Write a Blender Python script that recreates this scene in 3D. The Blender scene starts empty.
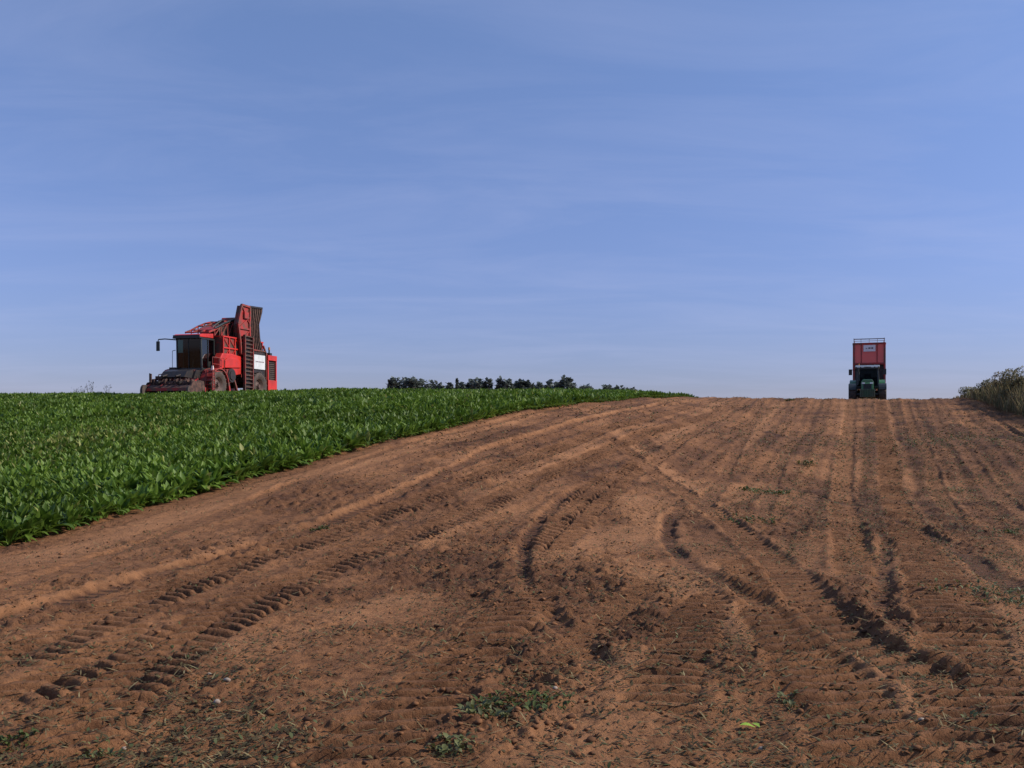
import bpy, math, random
import numpy as np
from mathutils import Vector, Matrix

random.seed(5)
RNG = np.random.default_rng(11)
R = math.radians
SC = bpy.context.scene
COL = SC.collection

# ------------------------------------------------------------------ camera
CZ = 1.65
FPX, CPX, HOR = 1000.0, 512.0, 430.0          # focal length in pixels, centre column, eye-level row of the photograph
cam_d = bpy.data.cameras.new('camera')
cam = bpy.data.objects.new('camera', cam_d); COL.objects.link(cam)
cam_d.sensor_fit = 'HORIZONTAL'; cam_d.sensor_width = 36.0
cam_d.lens = 36.0*FPX/1024.0
cam_d.shift_y = (HOR-384.0)/1024.0
cam_d.clip_start = 0.1; cam_d.clip_end = 8000
cam.location = (0, 0, CZ); cam.rotation_euler = (R(90), 0, 0)
SC.camera = cam

# ------------------------------------------------------------------ light
SUN_AZ, SUN_EL = R(90), R(35)
sdir = Vector((math.sin(SUN_AZ)*math.cos(SUN_EL), math.cos(SUN_AZ)*math.cos(SUN_EL), math.sin(SUN_EL)))
sl = bpy.data.lights.new('sun', 'SUN'); sl.energy = 3.9; sl.angle = R(0.5); sl.color = (1.0, 0.93, 0.82)
so = bpy.data.objects.new('sun', sl); COL.objects.link(so)
so.rotation_euler = sdir.to_track_quat('Z', 'Y').to_euler(); so.location = (40, -20, 40)

SC.view_settings.view_transform = 'Standard'; SC.view_settings.look = 'None'
SC.view_settings.exposure = 0.3; SC.view_settings.gamma = 1
SC.view_settings.use_curve_mapping = False
SC.render.engine = 'CYCLES'
SC.cycles.use_denoising = True
SC.cycles.max_bounces = 5; SC.cycles.diffuse_bounces = 3; SC.cycles.transparent_max_bounces = 6
SC.cycles.filter_width = 1.5

W_ = bpy.data.worlds.new('World'); SC.world = W_; W_.use_nodes = True
wn, wl = W_.node_tree.nodes, W_.node_tree.links
bg = wn['Background']; bg.inputs['Strength'].default_value = 0.12
sky = wn.new('ShaderNodeTexSky'); sky.sky_type = 'NISHITA'; sky.sun_disc = False
sky.sun_elevation = SUN_EL; sky.sun_rotation = SUN_AZ
sky.air_density = 1.0; sky.dust_density = 0.3; sky.ozone_density = 3.0
geo = wn.new('ShaderNodeNewGeometry')      # Incoming = view direction for the world
tc = wn.new('ShaderNodeTexCoord')
sep = wn.new('ShaderNodeSeparateXYZ'); wl.new(tc.outputs['Generated'], sep.inputs[0])
tint = wn.new('ShaderNodeValToRGB')        # colour grading of the sky by elevation
el = tint.color_ramp.elements
el[0].position = 0.0;  el[0].color = (0.41, 0.40, 0.66, 1)
el[1].position = 0.42; el[1].color = (0.92, 0.88, 1.02, 1)
e = el.new(0.15); e.color = (0.62, 0.59, 0.82, 1)
e = el.new(0.62); e.color = (1.45, 1.36, 1.40, 1)      # added: sky above the view brightened to give fill light
wl.new(sep.outputs['Z'], tint.inputs[0])
mul = wn.new('ShaderNodeMix'); mul.data_type = 'RGBA'; mul.blend_type = 'MULTIPLY'; mul.inputs[0].default_value = 1
wl.new(sky.outputs[0], mul.inputs[6]); wl.new(tint.outputs[0], mul.inputs[7])
# thin cirrus streaks: noise on a plane high above, stretched along the horizon
mx = wn.new('ShaderNodeMath'); mx.operation = 'ADD'; mx.inputs[1].default_value = 0.10
wl.new(sep.outputs['Z'], mx.inputs[0])
dv = wn.new('ShaderNodeVectorMath'); dv.operation = 'DIVIDE'
cb = wn.new('ShaderNodeCombineXYZ')
for k in range(3): wl.new(mx.outputs[0], cb.inputs[k])
wl.new(tc.outputs['Generated'], dv.inputs[0]); wl.new(cb.outputs[0], dv.inputs[1])
mp = wn.new('ShaderNodeMapping'); mp.inputs['Scale'].default_value = (0.42, 1.0, 0.0); mp.inputs['Rotation'].default_value = (0, 0, R(14))
wl.new(dv.outputs[0], mp.inputs[0])
nz = wn.new('ShaderNodeTexNoise'); nz.inputs['Scale'].default_value = 2.1; nz.inputs['Detail'].default_value = 10; nz.inputs['Roughness'].default_value = 0.62
nz.inputs['Distortion'].default_value = 0.6
wl.new(mp.outputs[0], nz.inputs['Vector'])
rp = wn.new('ShaderNodeValToRGB'); rp.color_ramp.elements[0].position = 0.42; rp.color_ramp.elements[0].color = (0, 0, 0, 1)
rp.color_ramp.elements[1].position = 0.78; rp.color_ramp.elements[1].color = (0.19, 0.19, 0.19, 1)
wl.new(nz.outputs['Fac'], rp.inputs[0])
cl = wn.new('ShaderNodeMix'); cl.data_type = 'RGBA'; cl.inputs[7].default_value = (3.6, 3.9, 5.6, 1)
wl.new(rp.outputs[0], cl.inputs[0]); wl.new(mul.outputs[2], cl.inputs[6])
wl.new(cl.outputs[2], bg.inputs['Color'])

# ------------------------------------------------------------------ materials
def mat(name, col, rough=0.6, metal=0.0, col2=None, nscale=6.0, nmix=(0.4, 0.65), spec=0.5, coat=0.0):
    m = bpy.data.materials.new(name); m.use_nodes = True
    n, l = m.node_tree.nodes, m.node_tree.links
    b = n['Principled BSDF']
    b.inputs['Roughness'].default_value = rough; b.inputs['Metallic'].default_value = metal
    b.inputs['Specular IOR Level'].default_value = spec; b.inputs['Coat Weight'].default_value = coat
    c2 = col2 or tuple(c*0.72 for c in col)
    t = n.new('ShaderNodeTexCoord'); z = n.new('ShaderNodeTexNoise'); z.inputs['Scale'].default_value = nscale; z.inputs['Detail'].default_value = 6
    l.new(t.outputs['Object'], z.inputs['Vector'])
    r = n.new('ShaderNodeValToRGB')
    r.color_ramp.elements[0].position = nmix[0]; r.color_ramp.elements[0].color = (*col, 1)
    r.color_ramp.elements[1].position = nmix[1]; r.color_ramp.elements[1].color = (*c2, 1)
    l.new(z.outputs['Fac'], r.inputs[0]); l.new(r.outputs[0], b.inputs['Base Color'])
    return m

def attr_mat(name, rough=0.6, trans=0.0, spec=0.4, nscale=0):
    """base colour from the per-face 'col' attribute (each leaf's own colour)"""
    m = bpy.data.materials.new(name); m.use_nodes = True
    n, l = m.node_tree.nodes, m.node_tree.links
    b = n['Principled BSDF']; b.inputs['Roughness'].default_value = rough; b.inputs['Specular IOR Level'].default_value = spec
    a = n.new('ShaderNodeAttribute'); a.attribute_name = 'col'
    l.new(a.outputs['Color'], b.inputs['Base Color'])
    if trans:
        t = n.new('ShaderNodeBsdfTranslucent'); l.new(a.outputs['Color'], t.inputs['Color'])
        x = n.new('ShaderNodeMixShader'); x.inputs[0].default_value = trans
        l.new(b.outputs[0], x.inputs[1]); l.new(t.outputs[0], x.inputs[2]); l.new(x.outputs[0], n['Material Output'].inputs['Surface'])
    return m

SOILDUST = (0.15, 0.085, 0.05)
M = {
 'red': mat('red_paint', (0.56, 0.026, 0.016), 0.42, 0, (0.36, 0.024, 0.016), 1.6, (0.45, 0.75), 0.4, 0.1),
 'red_dusty': mat('dusty_red_paint', (0.36, 0.02, 0.016), 0.6, 0, (0.13, 0.05, 0.035), 2.5, (0.4, 0.62)),
 'red_dirty': mat('soiled_red_paint', (0.24, 0.026, 0.02), 0.75, 0, (0.075, 0.038, 0.026), 3.0, (0.38, 0.58)),
 'soil_steel': mat('soil_caked_steel', (0.105, 0.050, 0.034), 0.85, 0, (0.045, 0.022, 0.017), 5.0, (.42, .56)),
 'dark_steel_and_shade': mat('dark_steel_and_shade', (0.03, 0.028, 0.028), 0.5, 0.4, (0.05, 0.035, 0.03), 4.0),  # dark steel parts; also the painted shade on the trailer's lower front
 'belt': mat('belt_bars', (0.075, 0.05, 0.038), 0.7, 0.1, (0.045, 0.028, 0.022), 5.0),
 'black': mat('black_plastic', (0.010, 0.013, 0.012), 0.45, 0, (0.015, 0.018, 0.017), 5),
 'rubber': mat('dusty_rubber', (0.045, 0.035, 0.03), 0.85, 0, (0.085, 0.055, 0.04), 5),
 'rim': mat('dusty_rim', (0.10, 0.055, 0.042), 0.7, 0, (0.06, 0.035, 0.028), 4),
 'white': mat('white_board', (0.62, 0.63, 0.63), 0.6, 0, (0.52, 0.53, 0.52), 3),
 'grey': mat('grey_print', (0.20, 0.15, 0.16), 0.6),
 'sticker': mat('pale_sticker', (0.78, 0.74, 0.73), 0.5, 0, (0.7, 0.64, 0.64), 5),
 'trailer_red': mat('trailer_red_paint', (0.82, 0.13, 0.10), 0.35, 0, (0.76, 0.115, 0.09), 1.2, (0.4, 0.7), 0.5, 0.2),
 'galv': mat('galvanised_steel', (0.35, 0.37, 0.38), 0.45, 0.6, (0.25, 0.27, 0.28), 6),
 'green': mat('green_paint', (0.035, 0.15, 0.045), 0.38, 0, (0.05, 0.12, 0.045), 2.5, (0.4, 0.7), 0.5, 0.3),
 'dark_green': mat('dark_green_paint', (0.025, 0.075, 0.03), 0.45, 0, (0.045, 0.06, 0.03), 2.5),
 'yellow': mat('yellow_rim', (0.35, 0.26, 0.04), 0.55, 0, (0.2, 0.13, 0.05), 4),
 'amber': mat('amber_lens', (0.55, 0.20, 0.02), 0.2),
 'lens': mat('lamp_lens', (0.75, 0.75, 0.72), 0.12, 0, (0.6, 0.6, 0.6), 4, (0.4, 0.65), 0.8),
 'seat': mat('seat_cloth', (0.05, 0.05, 0.055), 0.9),
 'stone': mat('pale_stone', (0.34, 0.28, 0.22), 0.9, 0, (0.20, 0.13, 0.09), 25),
 'bark': mat('bark', (0.07, 0.05, 0.035), 0.9),
}
def glass_mat():
    m = bpy.data.materials.new('tinted_glass'); m.use_nodes = True
    n, l = m.node_tree.nodes, m.node_tree.links
    for x in list(n): n.remove(x)
    o = n.new('ShaderNodeOutputMaterial'); t = n.new('ShaderNodeBsdfTransparent'); t.inputs[0].default_value = (0.20, 0.28, 0.26, 1)
    g = n.new('ShaderNodeBsdfGlossy'); g.inputs['Roughness'].default_value = 0.04
    f = n.new('ShaderNodeLayerWeight'); f.inputs[0].default_value = 0.12
    x = n.new('ShaderNodeMixShader'); l.new(f.outputs['Facing'], x.inputs[0]); l.new(t.outputs[0], x.inputs[1]); l.new(g.outputs[0], x.inputs[2])
    l.new(x.outputs[0], o.inputs[0]); return m
M['glass'] = glass_mat()
M['leaf'] = attr_mat('beet_leaf', 0.5, 0.34, 0.28)
M['foliage'] = attr_mat('foliage', 0.6, 0.2, 0.3)
M['dry'] = attr_mat('dry_plant_matter', 0.8, 0.25, 0.2)
M['clod'] = attr_mat('soil_clod', 0.95, 0, 0.1)

# ------------------------------------------------------------------ scene helpers
def tag(o, label=None, cat=None, group=None, kind=None):
    if label: o['label'] = label
    if cat: o['category'] = cat
    if group: o['group'] = group
    if kind: o['kind'] = kind
    return o
def empty(name, loc, rz=0.0):
    o = bpy.data.objects.new(name, None); COL.objects.link(o)
    o.location = loc; o.rotation_euler = (0, 0, rz); o.empty_display_size = 0.2
    return o
def copy_tree(o, parent=None):
    c = o.copy(); COL.objects.link(c)
    if parent is not None: c.parent = parent
    for ch in list(o.children): copy_tree(ch, c)
    return c
def np_mesh(name, V, Fq, material, colors=None, smooth=False, parent=None):
    """V (n,3), Fq (m,k) constant k; colors per face (m,3)"""
    me = bpy.data.meshes.new(name)
    k = Fq.shape[1]; m = len(Fq)
    me.vertices.add(len(V)); me.vertices.foreach_set('co', np.ascontiguousarray(V, np.float32).ravel())
    me.loops.add(m*k); me.loops.foreach_set('vertex_index', np.ascontiguousarray(Fq, np.int32).ravel())
    me.polygons.add(m); me.polygons.foreach_set('loop_start', np.arange(0, m*k, k, dtype=np.int32))
    try: me.polygons.foreach_set('loop_total', np.full(m, k, np.int32))
    except Exception: pass
    if smooth: me.polygons.foreach_set('use_smooth', np.ones(m, bool))
    if colors is not None:
        a = me.attributes.new('col', 'FLOAT_COLOR', 'FACE')
        c = np.ones((m, 4), np.float32); c[:, :3] = colors
        a.data.foreach_set('color', c.ravel())
    me.materials.append(material); me.update(calc_edges=True); me.validate()
    o = bpy.data.objects.new(name, me); COL.objects.link(o)
    if parent is not None: o.parent = parent
    return o

class MB:
    """collects solids and links them as one mesh object"""
    SCALE = (1, 1, 1)
    MAP = staticmethod(lambda x, y, z: (x, y, z))
    def __init__(s): s.v = []; s.f = []; s.sm = []
    def add(s, vs, fs, smooth=False):
        b = len(s.v); s.v += [tuple(x) for x in vs]; s.f += [tuple(i+b for i in f) for f in fs]; s.sm += [smooth]*len(fs); return s
    def box(s, c, d, rot=None, taper=1.0):
        x, y, z = d[0]/2, d[1]/2, d[2]/2
        P = [Vector((sx*x*(taper if sz > 0 else 1), sy*y*(taper if sz > 0 else 1), sz*z)) for sz in (-1, 1) for sy in (-1, 1) for sx in (-1, 1)]
        if rot is not None:
            P = [rot @ p for p in P]
        P = [p+Vector(c) for p in P]
        return s.add(P, [(0,2,3,1),(4,5,7,6),(0,1,5,4),(2,6,7,3),(0,4,6,2),(1,3,7,5)])
    def bar(s, a, b, w, h=None):
        a, b = Vector(a), Vector(b); d = b-a
        q = d.to_track_quat('Z', 'Y').to_matrix()
        return s.box((a+b)/2, (w, h or w, d.length), q)
    def cyl(s, a, b, r, n=16, r2=None, cap=True):
        a, b = Vector(a), Vector(b); q = (b-a).to_track_quat('Z', 'Y').to_matrix()
        r2 = r if r2 is None else r2
        A = [a+q@Vector((math.cos(t)*r, math.sin(t)*r, 0)) for t in [2*math.pi*i/n for i in range(n)]]
        B = [b+q@Vector((math.cos(t)*r2, math.sin(t)*r2, 0)) for t in [2*math.pi*i/n for i in range(n)]]
        s.add(A+B, [(i, (i+1) % n, n+(i+1) % n, n+i) for i in range(n)], True)
        if cap:
            s.add(A, [tuple(reversed(range(n)))]); s.add(B, [tuple(range(n))])
        return s
    def tube(s, pts, r, n=8):
        for a, b in zip(pts[:-1], pts[1:]): s.cyl(a, b, r, n)
        return s
    def prism(s, prof, x0, x1, axis='x'):
        """extrude a closed profile [(u,v)]; axis x: profile in (y,z); axis y: profile in (x,z); axis z: in (x,y)"""
        mk = {'x': lambda u, v, w: (w, u, v), 'y': lambda u, v, w: (u, w, v), 'z': lambda u, v, w: (u, v, w)}[axis]
        n = len(prof)
        A = [mk(u, v, x0) for u, v in prof]; B = [mk(u, v, x1) for u, v in prof]
        s.add(A+B, [(i, (i+1) % n, n+(i+1) % n, n+i) for i in range(n)]+[tuple(reversed(range(n))), tuple(range(n, 2*n))])
        return s
    def lathe(s, prof, cx, cy, cz, n=28):
        """profile [(x, r)] turned about the x axis through (cy, cz)"""
        k = len(prof); V = []
        for i in range(n):
            t = 2*math.pi*i/n
            V += [(cx+x, cy+r*math.cos(t), cz+r*math.sin(t)) for x, r in prof]
        F = []
        for i in range(n):
            j = (i+1) % n
            F += [(i*k+q, i*k+q+1, j*k+q+1, j*k+q) for q in range(k-1)]
        return s.add(V, F, True)
    def build(s, name, m, parent=None, bevel=0.0):
        import bmesh
        S = MB.SCALE
        me = bpy.data.meshes.new(name)
        me.from_pydata([(x*S[0], y*S[1], z*S[2]) for x, y, z in (MB.MAP(*p) for p in s.v)], [], s.f)
        me.polygons.foreach_set('use_smooth', s.sm)
        bm = bmesh.new(); bm.from_mesh(me); bmesh.ops.recalc_face_normals(bm, faces=bm.faces)
        if bevel:
            es = [e for e in bm.edges if len(e.link_faces) == 2 and e.calc_face_angle(0) > 0.6]
            bmesh.ops.bevel(bm, geom=es, offset=bevel, segments=2, profile=0.6, affect='EDGES', clamp_overlap=True)
        bm.to_mesh(me); bm.free()
        me.materials.append(m)
        o = bpy.data.objects.new(name, me); COL.objects.link(o)
        if parent is not None: o.parent = parent
        return o

def part(name, m, parent, fn, bevel=0.0, label=None):
    b = MB(); fn(b); o = b.build(name, m, parent, bevel)
    if label: o['label'] = label
    return o

# ------------------------------------------------------------------ noise
_T = np.random.default_rng(3).random((8, 256, 256))
def vn(x, y, k=0):
    xf = np.floor(x); yf = np.floor(y)
    xi = xf.astype(np.int64) & 255; yi = yf.astype(np.int64) & 255
    u = x-xf; v = y-yf; u = u*u*(3-2*u); v = v*v*(3-2*v)
    x1 = (xi+1) & 255; y1 = (yi+1) & 255; T = _T[k % 8]
    return (T[xi, yi]*(1-u)+T[x1, yi]*u)*(1-v)+(T[xi, y1]*(1-u)+T[x1, y1]*u)*v
def rot2(x, y, a): c, s = math.cos(a), math.sin(a); return c*x-s*y, s*x+c*y
def sstep(a, b, x): t = np.clip((x-a)/(b-a), 0, 1); return t*t*(3-2*t)

# ------------------------------------------------------------------ the hill: a smooth surface through measured points
TP = []
def _cp(px, py, d, off=0.0): TP.append(((px-CPX)/FPX*d, d, CZ-(py-HOR)/FPX*d-off))
for a in [(0,470,25),(0,430,38),(0,400,58),(0,392,70),(150,430,34),(150,400,52),(150,391,66),(300,420,32),(300,400,46),(300,388,64),(420,400,46),(420,388,64),(520,389,64)]: _cp(*a, off=0.45)
for px, py in [(0,548),(150,507),(300,465),(380,444),(450,428),(520,412),(580,403),(640,398)]:
    k_ = (px-CPX)/FPX; _cp(px, py, (7.6+.353*14.8)/(.353-k_))
for a in [(660,397.5,66),(760,398,68),(865,490,30),(865,440,45),(865,412,58),(865,398.5,66),(700,400,64),(700,430,42),(700,480,28),(960,398,68),(1020,440,38),(1020,500,26),(1020,408,58),(600,460,28),(512,500,18.5),(700,540,16),(900,560,14)]: _cp(*a)
for x in (-9, -4, 0, 4, 9):
    for y in (-6, 2, 5, 8): TP.append((x, y, 0.0))
for x in (-4, 0, 4): TP.append((x, 10.5, 0.0))
TP += [(25.4,72,3.45),(28,80,3.7),(31,90,3.95),(23,90,3.9)]
for x in (-60, -35, -10, 10, 50): TP += [(x, 105, 3.7 if x > -20 else 3.6), (x, 150, 2.0)]
TP += [(-45,20,.2),(-60,45,1.6),(-60,70,3.3),(45,20,-.1),(55,45,1.4),(55,70,3.3)]
TP = np.array(TP); _n = len(TP); _P = TP[:, :2]/20.0
def _U(r2): return np.where(r2 > 1e-9, .5*r2*np.log(np.maximum(r2, 1e-9)), 0)
_A = np.zeros((_n+3, _n+3)); _A[:_n, :_n] = _U(((_P[:, None]-_P[None])**2).sum(-1))+np.eye(_n)*.004
_A[:_n, _n] = 1; _A[:_n, _n+1:] = _P; _A[_n, :_n] = 1; _A[_n+1:, :_n] = _P.T
_W = np.linalg.solve(_A, np.r_[TP[:, 2], 0, 0, 0])
def base(X, Y):
    X = np.asarray(X, float); Y = np.asarray(Y, float)
    x = np.clip(X, -62, 58)/20; y = np.clip(Y, -7, 150)/20
    z = _W[_n]+_W[_n+1]*x+_W[_n+2]*y
    for i in range(_n): z = z+_W[i]*_U((x-_P[i, 0])**2+(y-_P[i, 1])**2)
    z = z-.42*np.exp(-(((X+21)/9)**2+((Y-75)/6.5)**2))        # worked hollow behind the crest
    out = np.maximum(np.maximum(np.abs(X+2)-60, Y-150), -Y-7)
    w = sstep(0, 80, out)
    return z*(1-w)+1.2*w
_dd = np.geomspace(4.2, 74, 900)
def on_hill(px, py):
    """ground point of the hill seen at a photograph pixel"""
    k = (px-CPX)/FPX; z = base(k*_dd, _dd); yy = HOR-FPX*(z-CZ)/_dd
    i = np.argmax(yy <= py) if (yy <= py).any() else int(np.argmin(yy))
    return k*_dd[i], _dd[i]

# field direction: rows run along u; t is the distance across the rows
UX, UY = 0.3329, 0.943
EDGE_T = -12.1
def tt(X, Y): return X*UY-Y*UX
def ss(X, Y): return X*UX+Y*UY

# ------------------------------------------------------------------ wheel tracks and furrows
def smooth_path(pts, n=8):
    P = np.array(pts); Q = np.vstack([2*P[0]-P[1], P, 2*P[-1]-P[-2]]); out = []
    for i in range(1, len(Q)-2):
        for t in np.linspace(0, 1, n, endpoint=False):
            a, b, c, d = Q[i-1], Q[i], Q[i+1], Q[i+2]
            out.append(.5*((2*b)+(-a+c)*t+(2*a-5*b+4*c-d)*t*t+(-a+3*b-3*c+d)*t**3))
    out.append(Q[-2]); return np.array(out)
# pixels of the path, half width, depth, lug height, lug pitch, chevron slant, berm height, moist soil with painted groove shade
TRACKS = [
 ([(851,401),(848,430),(845,460),(842,495),(848,535),(862,575)], .28, .08, .02, .28, .5, .06, .2),
 ([(881,401),(884,440),(889,470),(894,500),(915,545),(938,585),(956,625),(968,670),(982,720),(998,768)], .32, .075, .060, .25, .25, .05, .8),
 ([(740,560),(768,605),(800,650),(830,690),(868,740),(888,775)], .29, .055, .055, .22, .3, .035, .75),
 ([(716,598),(700,615),(685,645),(668,680),(650,715)], .21, .045, .042, .20, .2, .03, .7),
 ([(640,463),(628,475),(595,500),(560,535),(546,552)], .32, .06, .050, .32, .7, .05, .7),
 ([(612,475),(575,500),(540,525)], .24, .04, .040, .32, .7, .02, .65),
 ([(575,490),(545,515),(526,540),(521,560),(527,585),(545,612),(575,640),(600,665)], .09, .09, 0, .2, 0, .06, .9),
 ([(682,508),(669,520),(669,540),(677,553),(690,565),(715,578),(738,592),(768,610)], .12, .09, 0, .2, 0, .05, .95),
 ([(605,437),(622,447),(650,470),(690,497),(725,522),(760,550),(800,590),(840,630),(880,657),(910,672),(940,690)], .24, .09, .025, .3, .4, .10, .75),
 ([(0,668),(60,640),(150,600),(256,560),(330,535),(380,515),(430,497),(520,462),(600,432),(690,406)], .28, .05, .033, .21, .8, .05, .6),
 ([(40,752),(120,694),(190,642),(250,605),(350,560),(430,530),(500,498),(570,465),(640,436),(740,404)], .28, .045, .035, .22, .8, .03, .65),
 ([(545,590),(500,628),(468,660),(437,690),(390,730),(345,772)], .27, .055, .058, .23, .25, .04, .75),
 ([(655,582),(640,592),(612,614),(575,645),(560,662)], .16, .035, .026, .17, .3, .02, .45),
 ([(790,487),(850,505),(908,526),(960,553),(1000,580),(1060,610)], .16, .06, .0, .2, 0, .03, .8),
 ([(940,396),(955,399),(985,412),(1005,426),(1040,448)], .16, .14, 0, .2, 0, .06, .5),
 ([(886,538),(883,575),(881,608),(900,628)], .10, .08, 0, .2, 0, .04, .7),
 ([(0,622),(120,585),(256,546),(318,527),(406,490),(468,462),(506,445),(600,418),(690,400)], .17, .08, 0, .2, 0, .08, .6),
 ([(0,590),(150,540),(256,499),(330,471),(420,441),(520,417),(600,402)], .15, .045, 0, .2, 0, .03, .25),
 ([(0,705),(60,680),(110,655),(160,625)], .24, .04, .03, .22, .9, .02, .4),
 ([(60,768),(110,710),(150,690)], .20, .04, .035, .2, .3, .03, .4),
 ([(760,402),(742,440),(722,480),(700,512)], .18, .05, 0, .2, 0, .03, .35),
 ([(800,401),(790,440),(775,480),(760,520)], .16, .04, 0, .2, 0, .03, .35),
 ([(905,401),(918,440),(935,480),(955,515)], .20, .05, .015, .22, .4, .03, .35),
 ([(930,401),(950,440),(985,480),(1024,515)], .18, .045, 0, .2, 0, .03, .35),
 ([(735,402),(700,430),(660,458),(640,470)], .2, .045, .015, .24, .5, .03, .3),
]
# smooth dry crust, paler than the tilled soil: pixels of the band and its half width
BANDS = [
 ([(590,412),(615,432),(645,456),(680,482),(708,506),(740,535)], .40), ([(843,402),(843,440),(842,500)], .28), ([(886,402),(889,440),(896,488)], .20),
 ([(545,560),(600,545),(650,530),(640,500)], .75), ([(600,560),(650,575),(720,610),(760,640)], .45),
 ([(0,566),(150,526),(300,480),(420,444),(520,416)], .60), ([(0,612),(256,539),(330,516),(410,483),(470,455),(600,416),(690,399)], .17),
 ([(420,545),(470,515),(540,470),(610,440)], .45), ([(905,545),(925,580),(935,620)], .22), ([(1010,610),(1012,660),(1024,720)], .22),
 ([(840,655),(880,690),(920,740),(940,770)], .22), ([(560,760),(600,700),(640,660)], .35), ([(250,650),(330,625),(400,600)], .30),
 ([(720,402),(690,425),(660,445)], .3), ([(780,402),(762,425),(740,452)], .28),
]
BPATH = [(smooth_path([on_hill(*p) for p in b[0]]), b[1]) for b in BANDS]
TPATH = []
for tr in TRACKS:
    TPATH.append((smooth_path([on_hill(*p) for p in tr[0]]),)+tr[1:])

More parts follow.
